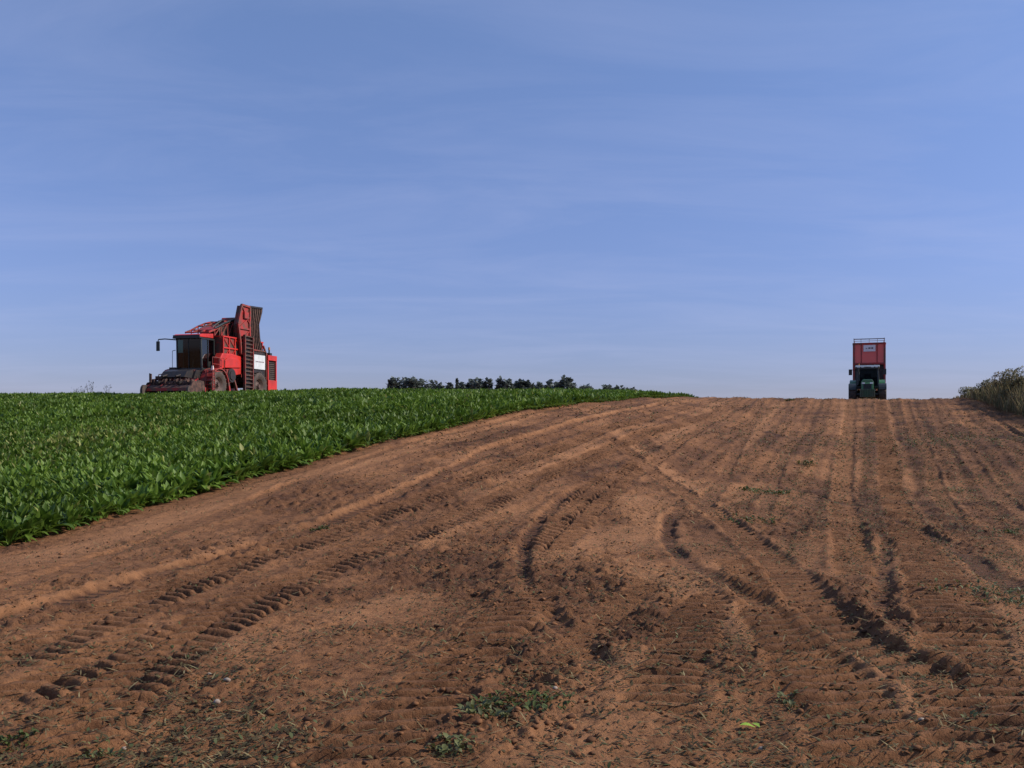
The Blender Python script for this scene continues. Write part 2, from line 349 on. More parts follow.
def soil_detail(X, Y, sp):
    """height of clods, rows and tracks over the smooth hill, plus dampness and painted groove shade; sp = local mesh spacing"""
    t, s = tt(X, Y), ss(X, Y)
    wob = (vn(X*.9+3, Y*.9, 1)-.5)*1.6+(vn(X*.25, Y*.25, 2)-.5)*3
    Rg = sstep(.34, .66, .6*vn(X*.33+9, Y*.33+4, 4)+.4*vn(X*1.1, Y*1.1, 5))         # rough against smooth patches
    h = .06*(vn(X*.4, Y*.4, 0)-.5)+.03*(vn(X*.9+7, Y*.9+2, 3)-.5)
    rows = sstep(8, 30, Y)*.6+.4
    h = h+rows*(.016*np.sin(t*2*math.pi/.50+wob)+.032*np.sin(t*2*math.pi/2.05+wob*.5+1)*sstep(16, 36, Y))
    def oct(fr, amp, k, ang, ridge=False):
        a, b = rot2(X*fr, Y*fr, ang); n = vn(a, b, k)
        if ridge: n = 1-np.abs(2*n-1)
        return amp*(n-.5)*sstep(1.1, .5, sp*fr)
    g = .26+.95*Rg
    h = h+g*(oct(2.3, .030, 1, .4)+oct(5.1, .034, 2, 1.1, True)+oct(11, .030, 3, 1.9)+oct(21, .024, 4, 2.6, True)+oct(40, .014, 5, .8))
    # clod knobs: thresholded bumps
    a, b = rot2(X*8, Y*8, .5); kn = sstep(.70, .86, vn(a, b, 6))
    a, b = rot2(X*17, Y*17, 1.5); kn2 = sstep(.72, .88, vn(a, b, 7))
    h = h+g*(kn*.035*sstep(.14, .07, sp)+kn2*.018*sstep(.07, .035, sp))
    wet_and_shade = .50*Rg*(.5+vn(X*2.2, Y*2.2, 6))
    wet_and_shade = wet_and_shade+.30*sstep(9, 20, Y)*sstep(.25, .95, .5+.5*np.sin(t*2*math.pi/1.35+wob*.7))*(.25+vn(X*1.7, Y*.6, 4))+.16*sstep(.45, .75, vn(X*.6+3, Y*.35, 7))
    dust = np.zeros(len(X))
    for path, hw in BPATH:
        m = hw+.5
        sel = np.nonzero((X > path[:, 0].min()-m) & (X < path[:, 0].max()+m) & (Y > path[:, 1].min()-m) & (Y < path[:, 1].max()+m))[0]
        x, y = X[sel], Y[sel]; bd = np.full(len(sel), 1e9)
        for (ax, ay), (bx, by) in zip(path[:-1], path[1:]):
            L = math.hypot(bx-ax, by-ay)
            if L < 1e-6: continue
            ex, ey = (bx-ax)/L, (by-ay)/L
            q = np.clip((x-ax)*ex+(y-ay)*ey, 0, L); bd = np.minimum(bd, np.hypot(x-ax-q*ex, y-ay-q*ey))
        k_ = sstep(hw*1.1+.2, hw*.3-.1, bd+(vn(x*2.3, y*2.3, 3)-.5)*.3+(vn(x*9, y*9, 5)-.5)*.2)*(.55+.6*vn(x*.8, y*.8, 1))
        dust[sel] = np.maximum(dust[sel], k_)
    h = h*(1-.45*dust)+.012*dust; wet_and_shade = wet_and_shade*(1-.9*dust)
    rnd = vn(X*3.1, Y*3.1, 6); rnd2 = vn(X*1.3+5, Y*1.3, 2); rnd3 = vn(X*6+1, Y*6, 3)
    for path, hw, dep, lug, pitch, slant, berm, damp_and_shade in TPATH:
        m = hw+.45
        sel = np.nonzero((X > path[:, 0].min()-m) & (X < path[:, 0].max()+m) & (Y > path[:, 1].min()-m) & (Y < path[:, 1].max()+m))[0]
        if not len(sel): continue
        x, y = X[sel], Y[sel]
        bd = np.full(len(sel), 1e9); bw = np.zeros(len(sel)); bs = np.zeros(len(sel)); acc = 0.
        for (ax, ay), (bx, by) in zip(path[:-1], path[1:]):
            L = math.hypot(bx-ax, by-ay)
            if L < 1e-6: continue
            ex, ey = (bx-ax)/L, (by-ay)/L
            q = np.clip((x-ax)*ex+(y-ay)*ey, 0, L); dx = x-ax-q*ex; dy = y-ay-q*ey
            d = np.hypot(dx, dy); b_ = d < bd
            bd = np.where(b_, d, bd); bw = np.where(b_, d*np.sign(ex*dy-ey*dx), bw); bs = np.where(b_, acc+q, bs); acc += L
        w = np.abs(bw)+(rnd[sel]-.5)*.10
        ins = sstep(hw+.05, hw-.05, w)*sstep(0, .5, np.minimum(bs, acc-bs)+.15)
        fade = .55+.65*sstep(.25, .7, rnd2[sel])
        ph = bs/pitch+(bw*slant*1.3 if slant < .5 else w*slant*.6)/pitch+(0 if slant < .5 else np.where(bw > 0, .0, .35)*sstep(.01, .04, w))+(rnd3[sel]-.5)*.22
        lg = sstep(.22, .78, .5+.5*np.sin(2*math.pi*ph)); lg = lg if slant < .5 else .5+(lg-.5)*sstep(.0, .05, w)
        dh = -dep*.48*ins*fade + lug*ins*fade*(lg-.3)*2.1
        bm_ = np.exp(-((w-hw-.09)/.07)**2)*berm*.40*(.4+.9*rnd3[sel])*sstep(0, .5, np.minimum(bs, acc-bs)+.1)
        hh = h[sel]*(1-.8*ins)+dh+bm_
        h[sel] = hh
        dust[sel] *= 1-.7*ins
        wet_and_shade[sel] = np.maximum(wet_and_shade[sel]*(1-.5*ins), 1.35*damp_and_shade*ins*fade*(.4+.6*(1-lg)))  # moist tracks, with shade painted darker into the lug grooves
    return h, wet_and_shade, dust

# ------------------------------------------------------------------ the ground: one sheet to the horizon
NC, NO = 1050, 14
rows_fine = [3.7]
while rows_fine[-1] < 92: rows_fine.append(rows_fine[-1]*1.0030)
rows_far = [rows_fine[-1]*1.08]
while rows_far[-1] < 5000: rows_far.append(rows_far[-1]*1.12)
YR = np.array(list(-np.geomspace(600, 6, 14))+list(np.linspace(-4, 3.4, 26))+rows_fine+rows_far)
NR = len(YR)
def half_w(Y): return .62*np.maximum(Y, 3.0)+1.6
uin = np.linspace(-1, 1, NC)
uo = np.geomspace(.03, 1, NO)
WR = half_w(YR)
XO = WR[:, None]+uo[None]*(np.maximum(900, WR*1.2))[:, None]
XG = np.concatenate([-XO[:, ::-1], WR[:, None]*uin[None], XO], 1)
YG = np.repeat(YR[:, None], XG.shape[1], 1)
NCOL = XG.shape[1]
Xf, Yf = XG.ravel(), YG.ravel()
ZF = base(Xf, Yf)
SPC = np.repeat(np.maximum(np.gradient(YR), WR*2/NC)[:, None], NCOL, 1); SPC[:, :NO] = 5; SPC[:, -NO:] = 5
HD, WET_AND_SHADE, DUST = soil_detail(Xf, Yf, SPC.ravel())
fade_ = (sstep(160, 92, Yf)*sstep(-8, 0, Yf))
HD = HD*fade_
ZF = ZF+HD
ZG = ZF.reshape(NR, NCOL)
idx = np.arange(NR*NCOL).reshape(NR, NCOL)
quads = np.stack([idx[:-1, :-1], idx[:-1, 1:], idx[1:, 1:], idx[1:, :-1]], -1).reshape(-1, 4)

def soil_mat():
    m = bpy.data.materials.new('red_brown_soil'); m.use_nodes = True
    n, l = m.node_tree.nodes, m.node_tree.links
    b = n['Principled BSDF']; b.inputs['Roughness'].default_value = 0.95; b.inputs['Specular IOR Level'].default_value = 0.12
    t = n.new('ShaderNodeTexCoord')
    def noise(sc, det, rough=.6):
        z = n.new('ShaderNodeTexNoise'); z.inputs['Scale'].default_value = sc; z.inputs['Detail'].default_value = det; z.inputs['Roughness'].default_value = rough
        l.new(t.outputs['Object'], z.inputs['Vector']); return z.outputs['Fac']
    def ramp(f, *st):
        r = n.new('ShaderNodeValToRGB'); e = r.color_ramp.elements
        e[0].position, e[0].color = st[0][0], (*st[0][1], 1); e[1].position, e[1].color = st[-1][0], (*st[-1][1], 1)
        for p, c in st[1:-1]: x = e.new(p); x.color = (*c, 1)
        l.new(f, r.inputs[0]); return r.outputs[0]
    def mix(f, a, c, mode='MIX'):
        x = n.new('ShaderNodeMix'); x.data_type = 'RGBA'; x.blend_type = mode
        if isinstance(f, float): x.inputs[0].default_value = f
        else: l.new(f, x.inputs[0])
        for s_, v in ((6, a), (7, c)):
            if isinstance(v, tuple): x.inputs[s_].default_value = (*v, 1)
            else: l.new(v, x.inputs[s_])
        return x.outputs[2]
    c1 = ramp(noise(.45, 8), (.28, (.175, .079, .036)), (.52, (.272, .124, .055)), (.74, (.335, .157, .072)))
    c2 = ramp(noise(7.0, 8, .7), (.30, (.40, .37, .35)), (.54, (1.0, 1.0, 1.0)), (.80, (1.25, 1.23, 1.17)))
    c = mix(1.0, c1, c2, 'MULTIPLY')
    a = n.new('ShaderNodeAttribute'); a.attribute_name = 'damp_and_shade'
    a2 = n.new('ShaderNodeAttribute'); a2.attribute_name = 'crust'
    mm = n.new('ShaderNodeMath'); mm.operation = 'MULTIPLY'; mm.inputs[1].default_value = .52; l.new(a2.outputs['Fac'], mm.inputs[0])
    c = mix(mm.outputs[0], c, (.38, .182, .085))
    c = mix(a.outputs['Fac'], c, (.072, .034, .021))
    # crumbs of dry plant matter mixed into the crust
    f3 = ramp(noise(38.0, 3, .5), (.62, (0, 0, 0)), (.74, (.55, .55, .55)))
    c = mix(f3, c, (.16, .115, .06))
    l.new(c, b.inputs['Base Color'])
    bp = n.new('ShaderNodeBump'); bp.inputs['Strength'].default_value = 1.0; bp.inputs['Distance'].default_value = .035
    l.new(noise(30.0, 6, .7), bp.inputs['Height']); l.new(bp.outputs[0], b.inputs['Normal'])
    return m
ground = np_mesh('ground', np.stack([Xf, Yf, ZF], 1), quads, soil_mat(), smooth=True)
da = ground.data.attributes.new('damp_and_shade', 'FLOAT', 'POINT')
da.data.foreach_set('value', np.clip(WET_AND_SHADE*.95*fade_, 0, 1).astype(np.float32))
du = ground.data.attributes.new('crust', 'FLOAT', 'POINT')
du.data.foreach_set('value', np.clip(DUST*fade_, 0, 1).astype(np.float32))
tag(ground, kind='structure')

def gz(X, Y):
    """height of the built ground sheet"""
    X = np.asarray(X, float); Y = np.asarray(Y, float)
    i = np.clip(np.searchsorted(YR, Y)-1, 0, NR-2); fy = np.clip((Y-YR[i])/(YR[i+1]-YR[i]), 0, 1)
    def at(r):
        u = np.clip((X/WR[r]+1)/2*(NC-1), 0, NC-1.001); j = u.astype(int); fu = u-j
        return ZG[r, NO+j]*(1-fu)+ZG[r, NO+j+1]*fu
    return at(i)*(1-fy)+at(i+1)*fy

# ------------------------------------------------------------------ leaves and blades
def leaf_strips(P, az, L, wid, e0, e1, stem, fold, cols, nst, mid=True, wav=None):
    """arching leaves. P (n,3) roots, az heading, L length, wid half width, e0->e1 elevation along it, stem = petiole share"""
    n = len(P); ts = np.linspace(0, 1, nst)
    pos = np.zeros((n, nst, 3)); cur = P.copy(); pos[:, 0] = cur
    ca, sa = np.cos(az), np.sin(az); nrm = np.zeros((n, nst, 3))
    for j in range(nst):
        e = e0+(e1-e0)*ts[j]**1.3
        d = np.stack([ca*np.cos(e), sa*np.cos(e), np.sin(e)], 1)
        nrm[:, j] = np.stack([-ca*np.sin(e), -sa*np.sin(e), np.cos(e)], 1)
        if j < nst-1:
            cur = cur+d*(L/(nst-1))[:, None]; pos[:, j+1] = cur
    side = np.stack([-sa, ca, np.zeros(n)], 1)
    b = np.clip((ts-stem)/(1-stem), 0, 1)
    prof = np.where(ts <= stem+1e-6, .13, np.maximum(.12, np.sin(math.pi*np.clip(b, 0, 1)**.75)**.8)); prof[-1] = .05
    w = wid[:, None]*prof[None]
    if wav is not None: w = w*(1+wav*(RNG.random((n, nst))-.5))
    off = side[:, None]*w[..., None]
    lift = nrm*(w*fold)[..., None]
    if mid:
        V = np.stack([pos-off+lift, pos, pos+off+lift], 2).reshape(n, nst*3, 3)
        f = []
        for j in range(nst-1):
            for q in (0, 1): f.append((j*3+q, j*3+q+1, j*3+3+q+1, j*3+3+q))
        k = 3
    else:
        V = np.stack([pos-off, pos+off], 2).reshape(n, nst*2, 3)
        f = [(j*2, j*2+1, j*2+3, j*2+2) for j in range(nst-1)]; k = 2
    f = np.array(f)
    Fq = (f[None]+(np.arange(n)*nst*k)[:, None, None]).reshape(-1, 4)
    C = np.repeat(cols, len(f), 0)
    return V.reshape(-1, 3), Fq, C
def join(parts):
    V, Fq, C = [], [], []; b = 0
    for v, f, c in parts: V.append(v); Fq.append(f+b); C.append(c); b += len(v)
    return np.concatenate(V), np.concatenate(Fq), np.concatenate(C)
def ur(a, b, n): return a+(b-a)*RNG.random(n)

# ------------------------------------------------------------------ sugar beet crop (dense canopy)
def beet_crop():
    tr = EDGE_T-.06-np.arange(0, 190)*.45
    sr = np.arange(6, 104, .21)
    T, S = np.meshgrid(tr, sr, indexing='ij')
    T = T+ur(-.07, .07, T.shape); S = S+ur(-.08, .08, S.shape)
    X = (T*UY+S*UX).ravel(); Y = (S*UY-T*UX).ravel()
    keep = (X > -.60*Y-2.5) & (Y > 9) & (Y < 96) & (RNG.random(len(X)) < .97)
    # thinned far behind the crest, where only tops could show
    keep &= ~((Y > 80) & (RNG.random(len(X)) < .5))
    X, Y = X[keep], Y[keep]; Z = gz(X, Y)
    size = .78+.5*vn(X*.35, Y*.35, 2)+.12*RNG.standard_normal(len(X)); size = np.clip(size, .55, 1.35)
    edge = tt(X, Y) > EDGE_T-.75
    # a paler, yellowing patch in the field as in the photograph
    px, py = on_hill(72, 452)
    yel = np.exp(-(((X-px)/2.6)**2+((Y-py)/6.0)**2))
    out = []
    for lo, hi, nl, nst, mid in ((0, 24, 26, 7, True), (24, 42, 18, 5, True), (42, 100, 14, 4, False)):
        q = np.nonzero((Y >= lo) & (Y < hi))[0]
        if not len(q): continue
        I = np.repeat(q, nl); n = len(I)
        P = np.stack([X[I]+ur(-.05, .05, n), Y[I]+ur(-.05, .05, n), Z[I]+.0], 1)
        inner = RNG.random(n)
        L = (ur(.30, .47, n))*size[I]*(1-.15*sstep(50, 68, Y[I]))
        e0 = R(58)+inner*R(30); e1 = R(-18)+inner*R(82)+ur(-.3, .3, n)
        low = edge[I] & (RNG.random(n) < .35)
        e0 = np.where(low, R(40), e0); e1 = np.where(low, R(-45), e1)
        wid = ur(.036, .062, n)*size[I]*(1.25 if lo >= 42 else 1.0)
        v = RNG.random(n)[:, None]
        pv = (vn(X[I]*.5+3, Y[I]*.5, 4)[:, None]-.5)*.5
        c = np.array([.052, .108, .010])*(1-v)+np.array([.150, .225, .030])*v
        c = c*(1+pv)
        y_ = (RNG.random(n) < .02+.30*yel[I])[:, None]
        c = np.where(y_, np.array([.26, .27, .07])*(.6+.6*v), c)
        out.append(leaf_strips(P, ur(0, 2*math.pi, n), L, wid, e0, e1, .34, .35, c, nst, mid, .35))
    V, Fq, C = join(out)
    o = np_mesh('sugar_beet_crop', V, Fq, M['leaf'], C, smooth=True)
    tag(o, 'dense green leafy root crop covering the left slope beside the bare soil', 'crop', kind='stuff')
beet_crop()

# ------------------------------------------------------------------ residue and clods on the bare soil
def scatter(n, ymin, ymax, power=1.0):
    """random bare-soil points, thinner with distance"""
    u = RNG.random(n); Y = ymin*(ymax/ymin)**(u**power)
    X = ur(-1, 1, n)*(half_w(Y)*.97)
    k = tt(X, Y) > EDGE_T+.1
    return X[k], Y[k]
def residue():
    X, Y = scatter(270000, 4.2, 72)
    den = .25+.75*sstep(.40, .68, .6*vn(X*.55+2, Y*.55, 1)+.4*vn(X*2.1, Y*2.1, 5))
    # the right side of the slope carries more leaf litter, in lines along the rows
    right = sstep(.16, .32, X/Y)*sstep(11, 15, Y)*sstep(60, 40, Y)
    rowl = .5+.5*np.sin(tt(X, Y)*2*math.pi/.95+2.2*vn(X*.4, Y*.4, 3))
    den = den*(.5+.4*sstep(8.5, 4.5, Y))+right*.9*rowl+.2*sstep(.05, .3, X/Y)*sstep(14, 8, Y)
    k = RNG.random(len(X)) < den; X, Y = X[k], Y[k]; right = right[k]; n = len(X)
    far = 1+sstep(7, 50, Y)*2.2
    m2 = 70000
    Y2 = ur(13, 70, m2); X2 = ur(-.5, 1, m2)*half_w(Y2)*.95
    k2 = (tt(X2, Y2) > EDGE_T+.2) & (RNG.random(m2) < (.12+.6*sstep(.0, .25, X2/Y2))*(.15+.85*sstep(.45, .9, .5+.5*np.sin(tt(X2, Y2)*2*math.pi/1.35+.35*((vn(X2*.9+3, Y2*.9, 1)-.5)*1.6+(vn(X2*.25, Y2*.25, 2)-.5)*3)*2)))*sstep(.25, .7, vn(X2*.35, Y2*.35, 2)))
    X = np.r_[X, X2[k2]]; Y = np.r_[Y, Y2[k2]]; right = np.r_[right, np.ones(k2.sum())]; far = np.r_[far, 1+sstep(7, 50, Y2[k2])*2.0]; n = len(X)
    Z = gz(X, Y)
    kind = RNG.random(n); straw = kind < .22-.08*right
    L = np.where(straw, ur(.04, .14, n), ur(.015, .052, n))*far
    wid = np.where(straw, ur(.0025, .0055, n), ur(.004, .012, n))*far
    e0 = np.where(straw, ur(-.05, .45, n), ur(.1, .9, n)); e1 = np.where(straw, e0-ur(0, .3, n), ur(-.9, .2, n))
    v = RNG.random(n)[:, None]
    tan = np.array([.18, .13, .06])*(1-v)+np.array([.36, .29, .14])*v
    brown = np.array([.032, .023, .013])*(1-v)+np.array([.14, .105, .045])*v
    grn = np.array([.045, .06, .02])*(1-v)+np.array([.13, .14, .06])*v
    q = RNG.random(n)
    isg = ((q < .10+.40*right) & ~straw)[:, None]
    c = np.where((straw & (q < .45))[:, None], tan, brown); c = np.where(isg, grn, c)
    P = np.stack([X, Y, Z+.004], 1)
    V, Fq, C = leaf_strips(P, ur(0, 2*math.pi, n), L, wid, e0, e1, .12, .3, c, 4, False, .5)
    o = np_mesh('crop_residue', V, Fq, M['dry'], C)
    tag(o, 'dry straw and shredded leaf litter strewn over the bare brown soil', 'plant litter', kind='stuff')
residue()
OCT = np.array([(1,0,0),(-1,0,0),(0,1,0),(0,-1,0),(0,0,1),(0,0,-1)], float)
def _sphere():
    f = [(0,2,4),(2,1,4),(1,3,4),(3,0,4),(2,0,5),(1,2,5),(3,1,5),(0,3,5)]; v = [tuple(p) for p in OCT]; nf = []
    cache = {}
    def midp(a, b):
        k = (min(a, b), max(a, b))
        if k not in cache:
            p = np.array(v[a])+np.array(v[b]); p /= np.linalg.norm(p); cache[k] = len(v); v.append(tuple(p))
        return cache[k]
    for a, b, c in f:
        x, y, z = midp(a, b), midp(b, c), midp(c, a); nf += [(a, x, z), (x, b, y), (z, y, c), (x, y, z)]
    return np.array(v), np.array(nf)
SPV, SPF = _sphere()
def lumps(P, rad, flat=.7, jit=.28):
    n = len(P); k = len(SPV)
    V = SPV[None]*rad[:, None, None]*(1+jit*(RNG.random((n, k, 1))*2-1))*np.stack([ur(.75, 1.35, n), ur(.75, 1.35, n), np.full(n, flat)], 1)[:, None]
    a = ur(0, 6.28, n); c, s = np.cos(a)[:, None], np.sin(a)[:, None]
    V = np.stack([V[..., 0]*c-V[..., 1]*s, V[..., 0]*s+V[..., 1]*c, V[..., 2]], -1)+P[:, None]
    Fq = (SPF[None]+(np.arange(n)*k)[:, None, None]).reshape(-1, 3)
    return V.reshape(-1, 3), Fq
def clods():
    X, Y = scatter(45000, 4.2, 60, 1.2)
    den = .12+.88*sstep(.42, .66, .6*vn(X*.33+9, Y*.33+4, 4)+.4*vn(X*1.1, Y*1.1, 5))
    k = RNG.random(len(X)) < den; X, Y = X[k], Y[k]; n = len(X)
    rad = (.006+.020*RNG.random(n)**4.0)*(1+sstep(8, 50, Y)*1.1)
    P = np.stack([X, Y, gz(X, Y)+rad*.25], 1)
    V, Fq = lumps(P, rad, .62, .42)
    v = RNG.random(n)[:, None]
    c = np.array([.075, .036, .020])*(1-v)+np.array([.23, .105, .048])*v
    o = np_mesh('soil_clods', V, Fq, M['clod'], np.repeat(c, len(SPF), 0))
    tag(o, 'loose crumbly clods of brown soil scattered over the field', 'soil clods', kind='stuff')
clods()

# pale stones one can pick out in the foreground
def stones():
    spots = [(217,707,.024,'largest pale stone lying on the brown soil in the left foreground'),
             (227,689,.021,'round pale stone just behind the largest pale stone on the soil'),
             (209,678,.015,'small pale stone on soil, farthest of three pale stones in a line'),
             (402,693,.022,'upright whitish stone beside a dry leaf in the tread marks'),
             (124,746,.015,'little pale stone near dry straw in the lower left corner'),
             (921,726,.016,'small pale stone in front of the lugged track at lower right'),
             (555,693,.018,'pale stone on smooth soil below the tread marks at centre'),
             (762,749,.017,'whitish stone near the bottom edge right of the bright green leaf')]
    for px, py, r, lab in spots:
        x, y = on_hill(px, py); z = float(gz(x, y))
        v, f = lumps(np.array([[0, 0, r*.35]]), np.array([r]), .75, .16)
        o = np_mesh('stone', v, f, M['stone'], smooth=True)
        o.location = (x, y, z)
        tag(o, lab, 'stone', 'pale stones on the bare soil')
stones()

# green weeds and leaf clumps left on the bare soil
def weed(px, py, rad, n, hgt, pal, lab, grp='green weeds left on the bare soil', name='weed_clump', sx=1.0):
    x0, y0 = on_hill(px, py); 
    rr = np.sqrt(RNG.random(n))*rad; a = ur(0, 6.28, n)
    X, Y = x0+rr*np.cos(a)*sx, y0+rr*np.sin(a)
    Z = gz(X, Y); z0 = float(gz(x0, y0))
    P = np.stack([X-x0, Y-y0, Z-z0], 1)
    v = RNG.random(n)[:, None]; c = np.array(pal[0])*(1-v)+np.array(pal[1])*v
    L = ur(.6, 1.25, n)*hgt
    V, Fq, C = leaf_strips(P, ur(0, 6.28, n), L, L*ur(.13, .24, n), ur(.5, 1.4, n), ur(-.9, .4, n), .3, .3, c, 5, True, .4)
    o = np_mesh(name, V, Fq, M['foliage'], C, smooth=True); o.location = (x0, y0, z0)
    tag(o, lab, 'weeds', grp, 'stuff' if rad >= .5 else None)
G1 = ((.03, .07, .016), (.10, .19, .04)); G2 = ((.06, .065, .022), (.16, .165, .055)); G3 = ((.034, .050, .010), (.095, .115, .026))
weed(524, 708, .19, 170, .06, G3, 'dark green weed patch on soil right of the tread marks at lower centre', sx=1.6)
weed(487, 722, .13, 80, .08, G2, 'dull green weed patch just left of the dark weed patch at lower centre')
weed(452, 754, .13, 80, .06, G2, 'dull green weed clump at the bottom edge below the weed patches')
weed(1016, 598, .75, 420, .075, G2, 'wide olive weed patch at the right edge beside the lugged track', sx=1.3)
weed(764, 492, .7, 160, .13, G3, 'dark green weed clump halfway up the slope below the centre of the ridge')
weed(748, 522, .5, 90, .10, G3, 'small weed clump just below the halfway weed clump on the slope')
weed(806, 466, .30, 60, .16, G2, 'thin olive weed tuft on the upper slope left of the tractor tracks')
weed(960, 492, .5, 60, .11, G2, 'pale olive weed tuft on the right slope beyond the diagonal furrow')
weed(1008, 533, .5, 90, .09, G3, 'dark weed tuft at the right edge above the wide olive patch')
weed(792, 704, .12, 60, .05, G2, 'greyish weed tuft between tread marks at lower right', sx=.7)
weed(984, 730, .10, 50, .055, G2, 'spiky pale weed in the track near the lower right corner')
weed(790, 400.5, .35, 90, .16, G3, 'low weed tuft on the skyline ridge left of the tractor')
weed(100, 755, .11, 110, .045, G2, 'grey green leaf scraps among straw in the lower left corner')
weed(20, 740, .11, 110, .045, G3, 'dark leaf scraps at the left edge of the foreground')
weed(320, 530, .15, 80, .07, G3, 'dark leaf scraps lying in the ridge furrow on the left soil')
x0, y0 = on_hill(755, 728); z0 = float(gz(x0, y0))
v_, f_, c_ = leaf_strips(np.array([[0, 0, .02], [.03, .01, .018]]), np.array([2.9, 2.2]), np.array([.085, .06]), np.array([.028, .02]), np.array([.25, .3]), np.array([-.3, -.2]), .15, .3, np.array([[.30, .45, .05], [.24, .36, .05]]), 6, True, .3)
o = np_mesh('fallen_leaf', v_, f_, M['foliage'], c_, smooth=True); o.location = (x0, y0, z0)
tag(o, 'bright yellow green leaf lying on the soil in the lower right foreground', 'leaf')

# ------------------------------------------------------------------ trees far behind the crest
def crown_mesh(name, H, Wd, base_h, n, leaf, pal, parent, shape='round', lobes=7):
    rs = RNG
    if shape == 'cone':
        h = rs.random(n)**.8; rad = (1-h)*Wd*.5*(.35+.65*np.sqrt(rs.random(n))); a = ur(0, 6.28, n)
        P = np.stack([rad*np.cos(a), rad*np.sin(a), base_h+h*(H-base_h)], 1)
    else:
        C = []
        for i in range(lobes):
            a = 6.283*i/lobes+random.random(); r_ = Wd*.30*random.random()**.5
            C.append((r_*math.cos(a), r_*math.sin(a), base_h+(H-base_h)*random.uniform(.12, .74), Wd*random.uniform(.17, .30), (H-base_h)*random.uniform(.18, .27)))
        C = np.array(C); k = rs.integers(0, lobes, n)
        d = rs.standard_normal((n, 3)); d /= np.linalg.norm(d, axis=1)[:, None]
        q = (.55+.5*rs.random(n)**.5)[:, None]
        P = C[k, :3]+d*q*C[k][:, [3, 3, 4]]
    P[:, 2] = base_h+(P[:, 2]-P[:, 2].min())/(P[:, 2].max()-P[:, 2].min())*(H-base_h)
    P[:, :2] *= .5*Wd/np.percentile(np.hypot(P[:, 0], P[:, 1]), 96)
    v = rs.random(n)[:, None]; c = np.array(pal[0])*(1-v)+np.array(pal[1])*v
    L = ur(.6, 1.3, n)*leaf
    V, Fq, Cc = leaf_strips(P, ur(0, 6.28, n), L, L*.42, ur(-.6, 1.2, n), ur(-1, .8, n), .05, .3, c, 3, False, .5)
    return np_mesh(name, V, Fq, M['foliage'], Cc, parent=parent)
def far_tree(px, pytop, d, wpx, lab, shape='round', name='tree', dark=1.0):
    x = (px-CPX)/FPX*d; g = float(base(x, d)); H = CZ+(HOR-pytop-.7)/FPX*d-g; Wd = wpx*1.3/FPX*d
    r = empty(name, (x, d, g)); tag(r, lab, 'tree', 'trees on the far side of the crest')
    def trunk(b):
        b.cyl((0, 0, -.3), (0.1, 0, H*.55), .035*H, 8, .018*H)
        for a in range(4):
            b.cyl((0.05, 0, H*(.25+.07*a)), (Wd*.25*math.cos(a*1.7), Wd*.25*math.sin(a*1.7), H*(.5+.07*a)), .014*H, 6, .006*H)
    part('trunk', M['bark'], r, trunk)
    pal = ((.105*dark, .125*dark, .115*dark), (.165*dark, .19*dark, .16*dark))  # leaf colours greyed and lightened to paint in distance haze
    crown_mesh('crown', H, Wd, H*.12, 2000, .55 if shape == 'cone' else 1.1, pal, r, shape)
far_tree(394, 378.0, 250, 17, 'dark bushy tree at the left end of the far treeline')
far_tree(405, 379.0, 255, 14, 'dark tree second from the left end of the far treeline')
far_tree(416, 378.3, 250, 20, 'wide dark tree third from the left in the far treeline')
far_tree(430, 381.0, 260, 10, 'small rounded dark tree right of the wide dark tree')
far_tree(441, 382.5, 270, 12, 'low pale tree in the gap of the far treeline')
far_tree(457, 378.3, 260, 9, 'slim pointed conifer rising above the far treeline', 'cone', 'conifer')
far_tree(468, 379.3, 255, 12, 'narrow dark tree just right of the slim conifer')
far_tree(480, 379.3, 255, 16, 'dark broad tree left of the twin pointed trees')
far_tree(491, 377.6, 255, 13, 'left one of the twin pointed trees in mid treeline')
far_tree(502, 377.8, 255, 12, 'right one of the twin pointed trees in mid treeline')
far_tree(510, 379.5, 255, 14, 'rounded dark tree right of the twin pointed trees')
far_tree(521, 379.8, 262, 11, 'small peaked tree where the treeline thins out')
far_tree(530, 381.0, 262, 8, 'tiny peaked tree before the low hedge gap')
far_tree(541, 382.5, 265, 18, 'low spreading tree between the tiny tree and the big clump')
far_tree(554, 380.5, 250, 14, 'medium dark tree leaning against the big rounded tree')
far_tree(564, 377.6, 245, 17, 'big rounded dark tree at the right end of the far treeline')
far_tree(574, 383.5, 250, 9, 'low dark bush like tree right of the big rounded tree')
far_tree(594, 385.8, 220, 26, 'low wide tree just showing over the crest beyond the treeline')

for hx, hy, hd_, hw_ in ((449,383.0,262,14),(463,382.6,265,10),(474,382.2,262,10),(486,381.6,262,10),(515,382.2,266,12),(527,383.2,266,12),(536,383.6,266,14),(547,383.8,262,14),(583,385.2,235,16),(603,386.4,232,20),(615,387.2,232,20),(628,388.0,232,22)):
    far_tree(hx, hy, hd_, hw_, 'low dark hedge bush filling a gap in the far treeline', name='hedge_bush')
for o in [o for o in bpy.data.objects if o.name.startswith('hedge_bush')]: o['category'] = 'bush'; o['group'] = 'low hedge bushes along the far treeline'
